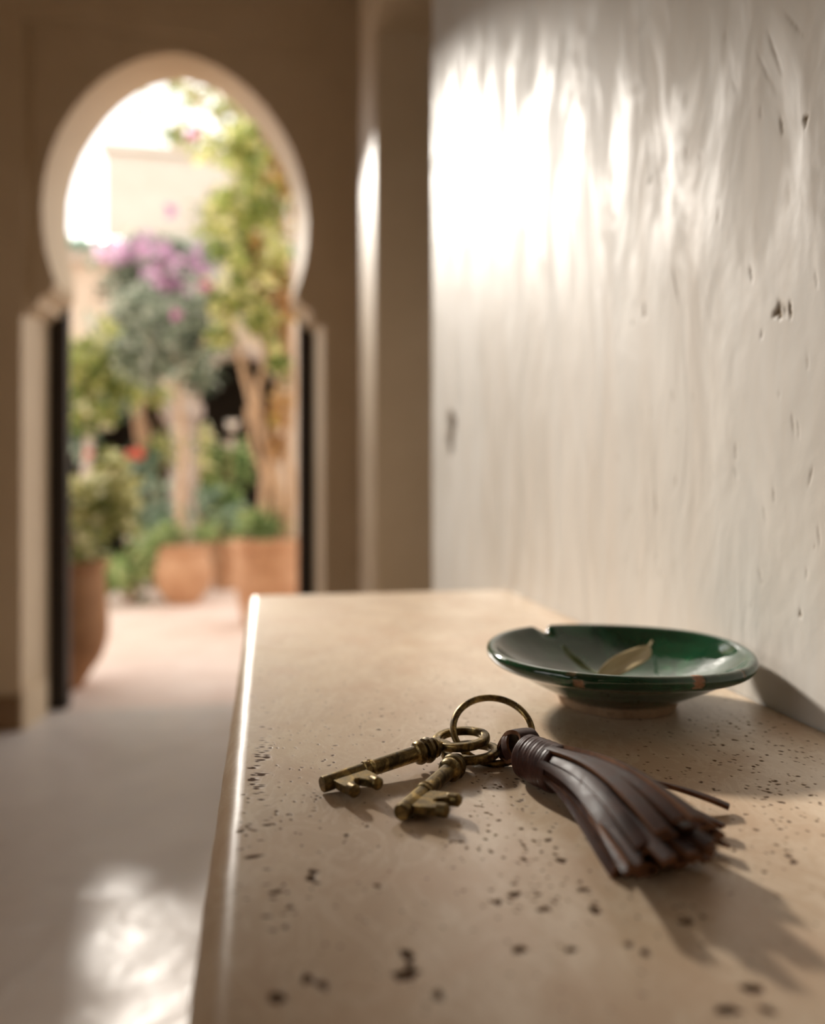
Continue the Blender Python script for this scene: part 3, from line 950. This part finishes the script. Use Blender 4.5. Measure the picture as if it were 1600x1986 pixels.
# wound collar: one long strip wrapped several times
b = MB(); V = []; Fc = []; seg = 56
blen = (TB1 - TB0).length
prof = [(-.0002, rb * .55), (-.0002, rb * .86), (.0001, rb * .94), (.0008, rb * .98)]
for i_ in range(44):
    x_ = .0012 + (blen - .0026) * i_ / 43
    prof.append((x_, rb * (.985 + .045 * i_ / 43 + .012 * math.sin(x_ * 2600) * math.sin(x_ * 900 + 1) - (.03 if i_ in (7, 8) else 0) - (.02 if i_ in (30,) else 0))))
prof += [(blen - .0008, rb * 1.02), (blen, rb * .98), (blen, rb * .6)]
for (s, rr) in prof:
    for k in range(seg):
        a = 2 * PI * k / seg
        r2_ = rr * (1 + .012 * math.sin(2 * a + s * 200) + .006 * math.sin(5 * a + 2))
        V.append(TB0 - TO + ax * (s + .0004 * math.sin(a + 1)) + (u_ * math.cos(a) + v_ * math.sin(a)) * r2_)
for i in range(len(prof) - 1):
    for k in range(seg):
        a, c = i * seg + k, i * seg + (k + 1) % seg; Fc.append((a, c, c + seg, a + seg))
Fc.append(tuple(range(seg))[::-1])
b.add(V, Fc); soft(b.build('wrapped_band', [M['leather_band']], tas), R(50))
# end of the wound strip overlapping the band
pts = []
for k in range(9):
    a = R(-66) - R(30) * k / 8; pts.append(TB0 - TO + ax * (.0012 + .002 * k / 8) + (u_ * math.cos(a) + v_ * math.sin(a)) * (rb * 1.04))
# loop round the ring
ang = R(-48)
RP = RC + (rt * math.cos(ang) + tilt * math.sin(ang)) * RT
tan_ = (-rt * math.sin(ang) + tilt * math.cos(ang)).normalized()
cen0 = TB0 - ax * .0005
dl = (RP - cen0)
uu = dl.normalized(); uu = (uu - tan_ * uu.dot(tan_)).normalized(); ww = tan_.cross(uu).normalized()
ww = (up - uu * up.dot(uu)).normalized(); ss = uu.cross(ww).normalized()
la = dl.length / 2 + .0028; mid = (RP + cen0) / 2 + up * .0046 - rt * .0028
pts = []
for k in range(41):
    a = 2 * PI * k / 40
    pts.append(mid - TO + uu * (la * math.cos(a)) + ww * (.0066 * math.sin(a)))
lo_ = strip('loop', pts, lambda t: uu * math.cos(2 * PI * t) + ww * math.sin(2 * PI * t), lambda t: .0100 + .0008 * math.sin(26 * t), .0019, [M['leather'], M['leather_edge']], tas, cup=.03)
for j, (s, w_) in enumerate(((.0046, .0036), (.0012, .0034))):
    pts = []
    c0 = mid + uu * s - TO
    for k in range(25):
        a = 2 * PI * k / 24
        pts.append(c0 + (ss * math.cos(a) * .0062 + ww * math.sin(a) * (.0079 - .0006 * j)) + uu * .0012 * math.cos(a + j))
    strip('binding', pts, lambda t: ss * math.cos(2 * PI * t) + ww * math.sin(2 * PI * t), w_, .0012, [M['leather_band'], M['leather_edge']], lo_)

# strands
SB = TB1 - ax * .004
r3 = random.Random(21)
def bez(p0, p1, p2, p3, n):
    return [p0 * (1 - t) ** 3 + p1 * 3 * t * (1 - t) ** 2 + p2 * 3 * t * t * (1 - t) + p3 * t ** 3 for t in [k / n for k in range(n + 1)]]


def strand(ang_, rad, pend, hmid, wd=.0058, th=.0015, lift=0, tw=0.0, label=None, side=0.0):
    rdir = u_ * math.cos(ang_) + v_ * math.sin(ang_)
    p0 = SB + rdir * rad
    pe = Vector(pend)
    Ld = (pe - p0).length
    p1 = p0 + ax * Ld * .34 + rdir * .0048
    back = (p0 - pe).normalized()
    p2 = pe + back * Ld * .34 + up * hmid + rt * side
    pts = bez(p0 - ax * .002, p1, p2, pe, 22)
    # keep above the stone
    pts = [Vector((p.x, p.y, max(p.z, TT + th * .6))) - TO for p in pts]
    n1 = Vector(rdir); n2 = Vector((math.sin(tw) * rt.x, math.sin(tw) * rt.y, math.cos(tw)))
    return strip('strand', pts, lambda t: n1.lerp(n2, min(1, t * 1.2) ** .8), lambda t: wd * (.50 + .50 * min(1, t * 1.8)), th, [M['leather'], M['leather_edge']], tas, cup=.045)


# visible upper layer: (angle round the band in degrees, end px, end py, end height)
top = [(78, 1208, 1690, .0045), (66, 1222, 1672, .0110), (44, 1246, 1640, .0185), (20, 1285, 1612, .0235), (-2, 1318, 1590, .0255), (-24, 1352, 1588, .0235), (-46, 1382, 1600, .0190), (-68, 1400, 1618, .0120)]
for i_, (a, px, py, h) in enumerate(top):
    strand(R(a), rb * (.90 if i_ % 2 else .72), onT(px, py, h - (0 if i_ % 2 else .0022)), .0085, .0056, .0017, tw=R(-a * .55 + r3.uniform(-14, 14)))
mid_l = [(84, 1200, 1700, .0020), (55, 1232, 1672, .0120), (33, 1262, 1645, .0180), (8, 1300, 1622, .0200), (-14, 1336, 1606, .0200), (-36, 1366, 1606, .0180), (-58, 1392, 1622, .0130), (-80, 1410, 1640, .0060)]
for (a, px, py, h) in mid_l:
    strand(R(a), rb * .58, onT(px, py, h - .002), .003, .0060, .0015, tw=R(-a * .5 + r3.uniform(-10, 10)))
for j in range(30):
    u = r3.random(); h = r3.uniform(.001, .017)
    px = 1215 + u * 190 + r3.uniform(-8, 8); py = 1702 - u * 45 - h * 1400 * .8 + r3.uniform(-8, 8)
    a = R(80 - 160 * u + r3.uniform(-30, 30)); 
    strand(a, rb * r3.uniform(.1, .5), onT(px, py, h), .002, r3.uniform(.0045, .006), .0015, tw=r3.uniform(-.5, .5))
# stray strips on the right side, spread away from the bundle
strand(R(-84), rb * .80, onT(1414, 1564, .0030), .0035, .0054, .0018, tw=R(18), side=.003)
strand(R(-88), rb * .62, onT(1404, 1602, .0040), .003, .0054, .0018, tw=R(24), side=.001)
strand(R(96), rb * .80, onT(1192, 1694, .0022), .001, .0044, .0016, tw=R(-70))

# ------------------------------------------------------------------ courtyard
b = MB(); b.box((-14, GY - .02, -.12), (14, 30, 0.0))
tag(b.build('courtyard_floor', [M['ground']]), kind='structure')


def pot_mesh(name, prof, mat, parent, seg=56, jit=.006):
    b = MB(); b.lathe(prof, seg, jit=lambda a, z: jit * math.sin(2 * a + z * 9)); return soft(b.build(name, [mat], parent), R(50))


def smooth_prof(pr, k=4):
    out = []
    n = len(pr)
    for i in range(n - 1):
        p0, p1, p2, p3 = [Vector((*pr[max(0, min(n - 1, j))], 0)) for j in (i - 1, i, i + 1, i + 2)]
        for s in range(k):
            f = s / k; q_ = .5 * ((2 * p1) + (p2 - p0) * f + (2 * p0 - 5 * p1 + 4 * p2 - p3) * f * f + (3 * p1 - p0 - 3 * p2 + p3) * f ** 3)
            out.append((max(q_.x, .001), q_.y))
    out.append(pr[-1]); return out


def foliage(name, blobs, mat, parent, size=.06, shape='leaf', seed=1, aspect=.45, hang=0.0, label=None, kind='stuff', loc=None):
    """blobs: (center, (rx,ry,rz), count) in world; leaves as folded six-vertex blades"""
    g = np.random.default_rng(seed); VV = []; RV = []; N = 0; size = size * 1.35
    for (c, rad, cnt) in blobs:
        cnt = max(30, int(cnt * .75))
        d = g.normal(size=(cnt, 3)); d /= np.linalg.norm(d, axis=1)[:, None]
        rr = g.random(cnt) ** (1 / 2.2)
        # clumps
        p = d * rr[:, None]
        kcl = max(3, cnt // 14); cc = g.normal(size=(kcl, 3)) * .5
        j = g.integers(0, kcl, cnt); p = np.where((g.random(cnt) < .6)[:, None], cc[j] + g.normal(size=(cnt, 3)) * .13, p * .95)
        p = p * np.array(rad) + np.array(c)
        t = g.normal(size=(cnt, 3)); t[:, 2] -= hang; t /= np.linalg.norm(t, axis=1)[:, None]
        n_ = g.normal(size=(cnt, 3)) + np.array([0, 0, .8]); s = np.cross(t, n_); s /= np.linalg.norm(s, axis=1)[:, None]; n_ = np.cross(s, t)
        L_ = size * g.uniform(.65, 1.3, cnt)[:, None]; W_ = L_ * aspect
        v = np.stack([p, p + t * L_ * .35 + s * W_ * .5 + n_ * L_ * .07, p + t * L_ * .75 + s * W_ * .4 + n_ * L_ * .05, p + t * L_ - n_ * L_ * .12,
                      p + t * L_ * .75 - s * W_ * .4 + n_ * L_ * .05, p + t * L_ * .35 - s * W_ * .5 + n_ * L_ * .07, p + t * L_ * .5], 1)
        VV.append(v.reshape(-1, 3)); cb = g.normal(0, .26, kcl)[j]; RV.append(np.repeat(np.clip(g.normal(.48, .30, cnt) + cb + .12 * (p[:, 2] - c[2]) / rad[2], 0, 1), 7)); N += cnt  # clump and height terms paint sunlit highlights into the leaf colour
    V = np.concatenate(VV); RV = np.concatenate(RV)
    base = np.arange(N)[:, None] * 7
    tri = np.array([[0, 1, 6], [1, 2, 6], [2, 3, 6], [3, 4, 6], [4, 5, 6], [5, 0, 6]])
    Fq = (base[:, :, None] + tri[None]).reshape(-1, 3)
    if parent is not None: V = V - np.array(parent.location)
    me = bpy.data.meshes.new(name); me.vertices.add(len(V)); me.vertices.foreach_set('co', V.astype(np.float32).ravel())
    nf = len(Fq); me.loops.add(nf * 3); me.loops.foreach_set('vertex_index', Fq.astype(np.int32).ravel())
    me.polygons.add(nf); me.polygons.foreach_set('loop_start', (np.arange(nf) * 3).astype(np.int32)); me.update(calc_edges=True)
    at = me.attributes.new('leaf_tone', 'FLOAT', 'POINT'); at.data.foreach_set('value', RV.astype(np.float32))
    o = link(name, me, [mat], parent, True)
    if kind: o['kind'] = kind
    if label: o['label'] = label
    return o


def B(px, py, Y, rx, ry, rz, n): return (tuple(onY(px, py, Y)), (rx, ry, rz), n)


def limb(name, pts, rad, mat, parent, seg=10):
    P_ = [Vector(p) - Vector(parent.location) for p in pts]; n = len(P_)
    out = []; rr = []
    for i in range(n - 1):
        for s in range(5):
            f = s / 5; p0, p1, p2, p3 = P_[max(0, i - 1)], P_[i], P_[i + 1], P_[min(n - 1, i + 2)]
            q_ = .5 * ((2 * p1) + (p2 - p0) * f + (2 * p0 - 5 * p1 + 4 * p2 - p3) * f * f + (3 * p1 - p0 - 3 * p2 + p3) * f ** 3)
            out.append(q_); r_ = rad[i] + (rad[i + 1] - rad[i]) * f; rr.append(r_ * (1 + .10 * math.sin(i * 5 + s * 1.9)))
    out.append(P_[-1]); rr.append(rad[-1])
    b = MB(); b.tube(out, rr, seg); return soft(b.build(name, [mat], parent))


def blossom_or_highlight(px, py, Y, r_, mat, parent, seed):
    g = random.Random(seed); c = onY(px, py, Y) - Vector(parent.location)
    V = []; Fc = []; rv = []
    for k in range(9):
        d = Vector((g.gauss(0, 1), g.gauss(0, 1) - .6, g.gauss(0, 1))).normalized(); s = d.cross(Vector((g.gauss(0, 1), g.gauss(0, 1), g.gauss(0, 1)))).normalized(); n_ = d.cross(s)
        b0 = len(V)
        V += [c, c + d * r_ * .5 + s * r_ * .42, c + d * r_ + n_ * r_ * .12, c + d * r_ * .5 - s * r_ * .42]
        Fc.append((b0, b0 + 1, b0 + 2, b0 + 3)); rv += [g.random()] * 4
    o = mesh('blossom_or_highlight', V, Fc, [mat], parent)
    at = o.data.attributes.new('leaf_tone', 'FLOAT', 'POINT'); at.data.foreach_set('value', rv)
    return o


# --- left urn with a citrus shrub
LP = onY(118, 1300, 4.05 * .985 + .15); LP = Vector((LP.x, LP.y, 0))
LY = LP.y
ls = thing('potted_shrub', LP, 'bushy yellow-green shrub in a tall terracotta urn just outside the arch at left', 'potted plant')
lpz = .66
pot_mesh('urn', smooth_prof([(.001, .0), (.10, 0), (.115, .02), (.15, .08), (.20, .16), (.228, .26), (.230, .36), (.222, .50), (.212, .60), (.222, .625), (.225, .655), (.20, .66), (.19, .64), (.185, .60)]), M['terracotta_shade'], ls)
b = MB(); b.lathe([(.188, .61), (.001, .625)], 40); soft(b.build('soil', [M['soil']], ls))
for k, (px, py) in enumerate([(150, 960), (200, 930), (235, 900), (110, 900)]):
    limb('stem', [LP + Vector((.02 * k - .03, 0, .6)), LP + Vector((.03 * k - .04, 0, .8)), onY(px, py, LY)], [.012, .009, .004], M['bark'], ls)
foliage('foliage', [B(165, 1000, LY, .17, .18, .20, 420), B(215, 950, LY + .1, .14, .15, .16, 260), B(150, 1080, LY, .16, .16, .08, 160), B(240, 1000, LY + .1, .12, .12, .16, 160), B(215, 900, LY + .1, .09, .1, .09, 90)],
        mat_leaf('olive_lime_leaves', [(.16, .18, .05), (.40, .41, .15), (.66, .64, .30), (.88, .85, .58)], .45), ls, .055, seed=3)

# --- centre round pot with slender tree
CY = 6.95
CPc = onY(356, 1165, CY); CP = Vector((CPc.x, CY, 0))
ct = thing('potted_tree', CP, 'slender grey-green tree in a round terracotta pot at the centre of the courtyard', 'potted tree')
pot_mesh('round_pot', smooth_prof([(.001, 0), (.12, 0), (.135, .015), (.17, .06), (.225, .14), (.252, .24), (.245, .34), (.222, .42), (.212, .46), (.228, .475), (.228, .52), (.205, .525), (.198, .48)]), M['terracotta'], ct)
b = MB(); b.lathe([(.20, .49), (.001, .51)], 40); soft(b.build('soil', [M['soil']], ct))
limb('trunk', [CP + Vector((0, 0, .48)), CP + Vector((-.03, 0, .9)), CP + Vector((.0, 0, 1.4)), CP + Vector((-.06, 0, 2.0)), CP + Vector((-.02, 0, 2.5))], [.042, .036, .032, .028, .018], M['bark_pale'], ct)
limb('branch', [CP + Vector((-.06, 0, 1.9)), CP + Vector((-.3, 0, 2.3)), CP + Vector((-.5, 0, 2.7))], [.028, .02, .01], M['bark_pale'], ct)
limb('branch', [CP + Vector((-.04, 0, 2.0)), CP + Vector((.2, 0, 2.4)), CP + Vector((.3, 0, 2.9))], [.028, .02, .01], M['bark_pale'], ct)
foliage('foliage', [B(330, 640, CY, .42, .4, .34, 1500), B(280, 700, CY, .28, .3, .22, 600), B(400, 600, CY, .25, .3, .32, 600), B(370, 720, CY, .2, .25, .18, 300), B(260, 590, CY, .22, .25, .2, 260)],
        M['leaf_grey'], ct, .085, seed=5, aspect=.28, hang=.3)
foliage('ground_cover', [B(330, 1035, CY - .05, .16, .15, .08, 260), B(390, 1035, CY - .05, .16, .15, .08, 260), B(305, 1050, CY - .1, .1, .1, .07, 120)], M['leaf_green'], ct, .05, seed=6, aspect=.3)

# --- right pot with climbing vine
RY = 5.75
rp = onY(520, 1210, RY); RPt = Vector((rp.x, RY, 0))
cv = thing('potted_vine', RPt, 'tall climbing vine with twisted pale stems in a banded terracotta pot by the right jamb', 'potted plant')
pot_mesh('banded_pot', smooth_prof([(.001, 0), (.17, 0), (.18, .02), (.20, .10), (.225, .22), (.24, .30), (.255, .31), (.255, .35), (.243, .36), (.25, .46), (.252, .56), (.275, .58), (.28, .645), (.25, .65), (.24, .60)]), M['terracotta'], cv)
b = MB(); b.lathe([(.242, .60), (.001, .62)], 40); soft(b.build('soil', [M['soil']], cv))
for pts_, rr in [([(545, 1040), (540, 960), (528, 900), (535, 800), (550, 700), (545, 600), (552, 480), (540, 350)], [.05, .05, .045, .04, .04, .035, .03, .015]),
                 ([(520, 1040), (512, 960), (520, 880), (500, 820), (478, 740), (462, 680), (440, 600), (450, 480)], [.045, .04, .035, .03, .028, .024, .02, .01]),
                 ([(560, 1040), (565, 940), (556, 860), (568, 760), (560, 660), (566, 540)], [.04, .035, .035, .03, .03, .02]),
                 ([(515, 870), (500, 760), (515, 700), (505, 640), (480, 600)], [.028, .025, .02, .016, .01]),
                 ([(480, 790), (496, 880), (530, 960)], [.02, .022, .02])]:
    limb('stem', [onY(px, py, RY + .03 * i) for i, (px, py) in enumerate(pts_)], rr, M['bark_pale'], cv)
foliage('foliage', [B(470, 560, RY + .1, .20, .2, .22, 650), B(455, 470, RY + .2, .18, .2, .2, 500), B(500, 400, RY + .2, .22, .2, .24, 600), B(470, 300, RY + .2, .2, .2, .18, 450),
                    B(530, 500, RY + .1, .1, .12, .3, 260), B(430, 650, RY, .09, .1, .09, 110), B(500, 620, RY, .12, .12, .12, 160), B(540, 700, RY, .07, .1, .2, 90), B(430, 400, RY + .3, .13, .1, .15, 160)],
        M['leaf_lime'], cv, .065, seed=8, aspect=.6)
foliage('dry_foliage', [B(540, 600, RY + .1, .08, .1, .5, 300), B(545, 330, RY + .2, .14, .15, .22, 320), B(540, 820, RY, .06, .08, .3, 130), B(500, 520, RY + .2, .2, .15, .3, 200), B(510, 250, RY + .3, .12, .15, .12, 160)],
        M['leaf_dry'], cv, .06, seed=9, aspect=.55)
foliage('ground_cover', [B(505, 1020, RY - .05, .14, .12, .12, 320), B(480, 1010, RY, .09, .1, .07, 120)], M['leaf_green'], cv, .07, seed=10, aspect=.16)

# --- bougainvillea behind
BY = 8.75
bp = onY(300, 1140, BY)
bv = thing('bougainvillea', Vector((bp.x, BY, 0)), 'bougainvillea tree with magenta and lilac blossoms behind the slender potted tree', 'tree')
limb('trunk', [Vector((bp.x, BY, 0)), onY(296, 1000, BY), onY(282, 880, BY), onY(266, 790, BY), onY(252, 690, BY), onY(300, 600, BY)], [.09, .085, .08, .075, .06, .03], M['bark'], bv)
limb('branch', [onY(262, 770, BY), onY(330, 640, BY), onY(370, 540, BY)], [.05, .04, .02], M['bark'], bv)
foliage('foliage', [B(345, 530, BY, .55, .4, .30, 1500), B(290, 560, BY, .4, .35, .3, 700), B(400, 590, BY, .3, .3, .35, 600), B(250, 640, BY, .25, .3, .3, 300)], M['leaf_grey'], bv, .10, seed=12, aspect=.4)
foliage('flowers', [B(300, 500, BY - .4, .38, .2, .16, 190), B(330, 540, BY - .45, .3, .2, .16, 90), B(400, 520, BY - .4, .22, .2, .16, 70), B(225, 500, BY - .2, .2, .2, .08, 50)], M['petal_lilac'], bv, .075, seed=13, aspect=.8)
for k, (px, py, r_) in enumerate([(338, 605, .09), (402, 556, .10), (410, 570, .07), (306, 545, .07), (276, 478, .08), (318, 480, .07), (196, 502, .06), (372, 258, .07), (330, 410, .08), (350, 505, .06), (300, 520, .07)]):
    blossom_or_highlight(px, py, 6.45, r_ * .9, M['petal_magenta'] if k in (0, 1, 2, 7) else M['petal_lilac'], bv, k)

# --- left citrus tree
TY = 7.6
tp = onY(165, 1100, TY)
lt = thing('citrus_tree', Vector((tp.x, TY, 0)), 'bright yellow-green citrus tree at the left of the courtyard above the urn shrub', 'tree')
limb('trunk', [Vector((tp.x, TY, 0)), onY(160, 1000, TY), onY(172, 880, TY), onY(165, 780, TY)], [.06, .055, .05, .04], M['stone'], lt)
foliage('foliage', [B(165, 700, TY, .28, .3, .25, 800), B(150, 790, TY, .2, .25, .2, 420), B(215, 680, TY, .2, .2, .2, 300), B(230, 740, TY, .22, .2, .18, 300), B(195, 800, TY, .15, .2, .1, 140)], M['leaf_lime'], lt, .08, seed=15, aspect=.55)
foliage('shaded_foliage', [B(225, 730, TY + .4, .4, .2, .3, 500), B(150, 850, TY + .4, .2, .2, .15, 200)], M['leaf_blue'], lt, .09, seed=16, aspect=.45)  # darker leaf colour stands in for shade behind the crown

# --- low shrubs
def shrub(name, px, py, Y, blobs, mat, label, size, seed, aspect=.45, cat='shrub', stems=5):
    p = onY(px, py, Y); e = thing(name, Vector((p.x, Y, 0)), label, cat)
    foliage('foliage', blobs, mat, e, size, seed=seed, aspect=aspect)
    r_ = random.Random(seed)
    for k in range(stems):
        c = Vector(blobs[k % len(blobs)][0])
        limb('stem', [Vector((p.x + r_.uniform(-.06, .06), Y, 0)), Vector(((p.x + c.x) / 2, Y, c.z * .5)), c], [.014, .011, .006], M['bark'], e, 6)
    return e


shrub('low_shrub', 250, 1160, 7.0, [B(245, 1110, 7.0, .24, .22, .16, 700), B(290, 1080, 7.2, .2, .2, .2, 400), B(215, 1130, 6.9, .12, .15, .1, 200)], M['leaf_green'],
      'dense dark green low shrub on the paving left of the round pot', .06, 20)
gs = shrub('flowering_shrub', 250, 1100, 7.9, [B(240, 960, 7.9, .3, .25, .24, 600), B(280, 900, 7.9, .2, .2, .2, 300), B(290, 1010, 7.8, .25, .2, .2, 400)], M['leaf_blue'],
      'blue-green shrub with a few coral blossoms beneath the citrus tree', .08, 21, .4)
for k, (px, py, r_) in enumerate([(262, 884, .10), (268, 880, .07), (172, 882, .045)]): blossom_or_highlight(px, py, 7.5, r_, M['petal_red'], gs, 40 + k)
ws = shrub('rounded_shrub', 448, 1080, 8.2, [B(450, 900, 8.2, .26, .2, .2, 500), B(430, 960, 8.1, .25, .2, .16, 300)], M['leaf_green'],
      'green shrub with two pale leaf highlights made as petal clusters before the dark archway', .07, 22)
for k, (px, py, r_) in enumerate([(452, 824, .085), (445, 862, .08)]): blossom_or_highlight(px, py, 8.0, r_, M['leaf_highlight'], ws, 50 + k)  # bright leaf highlights put in as pale petal clusters
limb('stem', [onY(448, 930, 8.1), onY(450, 870, 8.05), onY(452, 824, 8.02)], [.01, .008, .005], M['bark'], ws, 6)
limb('stem', [onY(440, 930, 8.1), onY(442, 890, 8.05), onY(445, 862, 8.02)], [.01, .008, .005], M['bark'], ws, 6)
shrub('trailing_shrub', 300, 1090, 8.0, [B(320, 870, 8.0, .16, .15, .25, 160), B(400, 880, 8.0, .1, .15, .3, 160), B(310, 760, 8.0, .12, .15, .2, 120)], M['leaf_lime'],
      'thin straggling yellow-green climber in front of the stone pier', .07, 23)
# broad-leaved plant: each leaf apart
pb = onY(400, 1090, 7.6); be = thing('broad_leaf_plant', Vector((pb.x, 7.6, 0)), 'broad-leaved blue-green plant just right of the slender tree trunk', 'plant')
leafm = M['leaf_blue']
for k, (px, py, L_, dx, dz) in enumerate([(392, 985, .34, .22, .26), (405, 1000, .3, .30, .10), (380, 1000, .3, -.26, .16), (425, 1010, .3, .28, -.02), (395, 990, .3, -.05, .32), (360, 1005, .25, -.3, .05), (440, 1000, .25, .2, .18)]):
    base = onY(px, py + 15, 7.6) - Vector(be.location)
    tip_ = base + Vector((dx, -.1, dz)); mid_ = base + Vector((dx * .5, -.06, dz * .5 + .07))
    o = leaf_blade('leaf', [base, mid_, tip_], lambda t, L_=L_: .004 + L_ * .2 * math.sin(PI * min(1, t)) ** .8, leafm, be, up=Vector((0, -.6, .8)), fold=.2, seed=k)
    o.modifiers[0].thickness = .003
    limb('stalk', [Vector((pb.x, 7.6, 0)), (Vector((pb.x, 7.6, 0)) + base + Vector(be.location)) / 2, base + Vector(be.location)], [.012, .01, .006], M['bark'], be, 6)
# small clay pot further back
sp = onY(441, 1092, 8.0); e = thing('clay_pot', Vector((sp.x, 7.9, 0)), 'small reddish clay pot behind, between the round pot and banded pot', 'pot')
pot_mesh('pot_body', smooth_prof([(.001, 0), (.12, 0), (.14, .1), (.165, .3), (.175, .42), (.195, .43), (.195, .48), (.17, .485), (.16, .44)]), M['terracotta'], e)
foliage('foliage', [((sp.x, 7.9, .62), (.2, .18, .16), 260)], M['leaf_green'], e, .07, seed=31)

# ------------------------------------------------------------------ house across the courtyard
HY_ = 9.7
hx0 = -5.2; hx1 = 3.2  # unseen left end lengthened to keep the sun off the courtyard floor
house = thing('courtyard_house', (0, HY_, 0), 'pale rendered two-storey house with dark arches across the courtyard', 'building')
zroof = onY(200, 468, HY_).z
zc1 = onY(200, 505, HY_).z


def arch_panel(x0, x1, zt, openings, mat, y0, dpt, parent, name='arcade_wall'):
    """wall x0..x1 with arched openings (cx, half, spring, apex)"""
    b = MB(); xs = x0
    for (cx, hw, zs, za) in openings:
        b.box((xs, y0, 0), (cx - hw, y0 + dpt, zt))
        n = 14; pr = [(cx - hw * math.cos(PI * k / n), zs + (za - zs) * math.sin(PI * k / n) ** .85) for k in range(n + 1)]
        for (xa, za_), (xb, zb_) in zip(pr[:-1], pr[1:]):
            b.add([(xa, y0, za_), (xb, y0, zb_), (xb, y0, zt), (xa, y0, zt), (xa, y0 + dpt, za_), (xb, y0 + dpt, zb_), (xb, y0 + dpt, zt), (xa, y0 + dpt, zt)],
                  [(0, 1, 2, 3), (4, 7, 6, 5), (0, 4, 5, 1), (3, 2, 6, 7)])
        xs = cx + hw
    b.box((xs, y0, 0), (x1, y0 + dpt, zt))
    return b.build(name, [mat], parent)


def hxz(px, py): p = onY(px, py, HY_); return p.x, p.z
a1 = hxz(235, 765); a2 = hxz(462, 690)
arch_panel(hx0, hx1, zroof - .02, [(a1[0], .70, a1[1] - .45, a1[1]), (a2[0], .50, a2[1] - .55, a2[1])], M['house'], 0, .3, house)
b = MB(); b.box((hx0, .32, 0), (hx1, 2.5, .02)); b.box((hx0, 2.2, 0), (hx1, 2.5, zroof)); b.box((hx0, .3, 0), (hx0 + .2, 2.5, zroof)); b.box((hx0, .3, 2.9), (hx1, 2.5, 3.0))
b.build('arcade_interior', [M['dark']], house)
# arch surround and pier column
b = MB(); n = 20
cx, cz = a2; zs = cz - .55
b.tube([(cx - .50 * math.cos(PI * k / n) * 1.08, -.02, zs + .60 * math.sin(PI * k / n) ** .85) for k in range(n + 1)], .05, 8)
soft(b.build('arch_moulding', [M['stone']], house))
pcx = hxz(357, 900)[0]
b = MB(); b.lathe([(.001, 0), (.24, 0), (.24, .12), (.19, .16), (.15, .2), (.14, 1.2), (.135, 1.75), (.17, 1.78), (.20, 1.86), (.26, 1.92), (.26, 2.05), (.001, 2.05)], 28, c=(pcx, -.22, 0))
soft(b.build('column', [M['stone']], house), R(40))
# tiled eave: each tile a piece
b = MB(); b.box((hx0 - .05, -.22, zc1 - .06), (hx1, .02, zc1)); b.build('cornice', [M['house_pale']], house)
b = MB(); b.box((hx0, -.30, zc1 - .0), (hx1, .3, zc1 + .02)); eave = b.build('eave_board', [M['house_pale']], house)
tile = None
nt_ = 48
for k in range(nt_):
    xk = hx0 + .06 + k * .17
    if tile is None:
        V = []; Fc = []; n = 5
        for j in range(2):
            for i in range(n + 1):
                a = PI * i / n; V.append((-.075 * math.cos(a), 0 if j == 0 else -.34, (.05 * math.sin(a)) + (.25 if j == 0 else 0)))
        for i in range(n): Fc.append((i, i + 1, i + n + 2, i + n + 1))
        tile = mesh('roof_tile', V, Fc, [M['roof_green']], eave); m = tile.modifiers.new('t', 'SOLIDIFY'); m.thickness = .015
        tile.location = (xk, 0.02, zc1 + .01)
    else:
        t2 = tile.copy(); C.objects.link(t2); t2.location = (xk, 0.02, zc1 + .01)
# upper storey set back, beginning right of the open sky
ux0 = onY(205, 400, HY_ + 1.2).x; uz = onY(300, 300, HY_ + 1.2).z
b = MB(); b.box((ux0, 1.2, zroof - .1), (hx1, 3.2, uz)); b.build('upper_storey', [M['house_pale']], house)
b = MB(); b.box((ux0 - .06, 1.12, uz), (hx1, 3.3, uz + .1)); b.build('parapet', [M['house_pale']], house)

# overhanging tree behind the house, fine leaves against the sky
FY = 9.0
fp = onY(600, 1100, FY)
ft = thing('overhanging_tree', Vector((fp.x, FY, 0)), 'tall tree at right whose fine leafy branches hang across the bright sky', 'tree')
limb('trunk', [Vector((fp.x, FY, 0)), onY(596, 800, FY), onY(590, 500, FY), onY(560, 300, FY), onY(480, 200, FY), onY(380, 150, FY)], [.12, .11, .1, .08, .05, .02], M['bark'], ft)
limb('branch', [onY(560, 300, FY), onY(470, 280, FY), onY(380, 260, FY)], [.05, .03, .012], M['bark'], ft)
foliage('foliage', [B(470, 230, FY, .5, .4, .35, 520), B(400, 180, FY, .45, .4, .22, 170), B(380, 270, FY, .4, .4, .18, 130), B(300, 180, FY, .4, .4, .15, 60), B(520, 330, FY, .4, .4, .5, 600), B(450, 420, FY, .4, .4, .3, 260)],
        mat_leaf('fine_pale_leaves', [(.20, .24, .08), (.36, .38, .14), (.52, .48, .2), (.6, .45, .3)], .5), ft, .10, seed=33, aspect=.4)
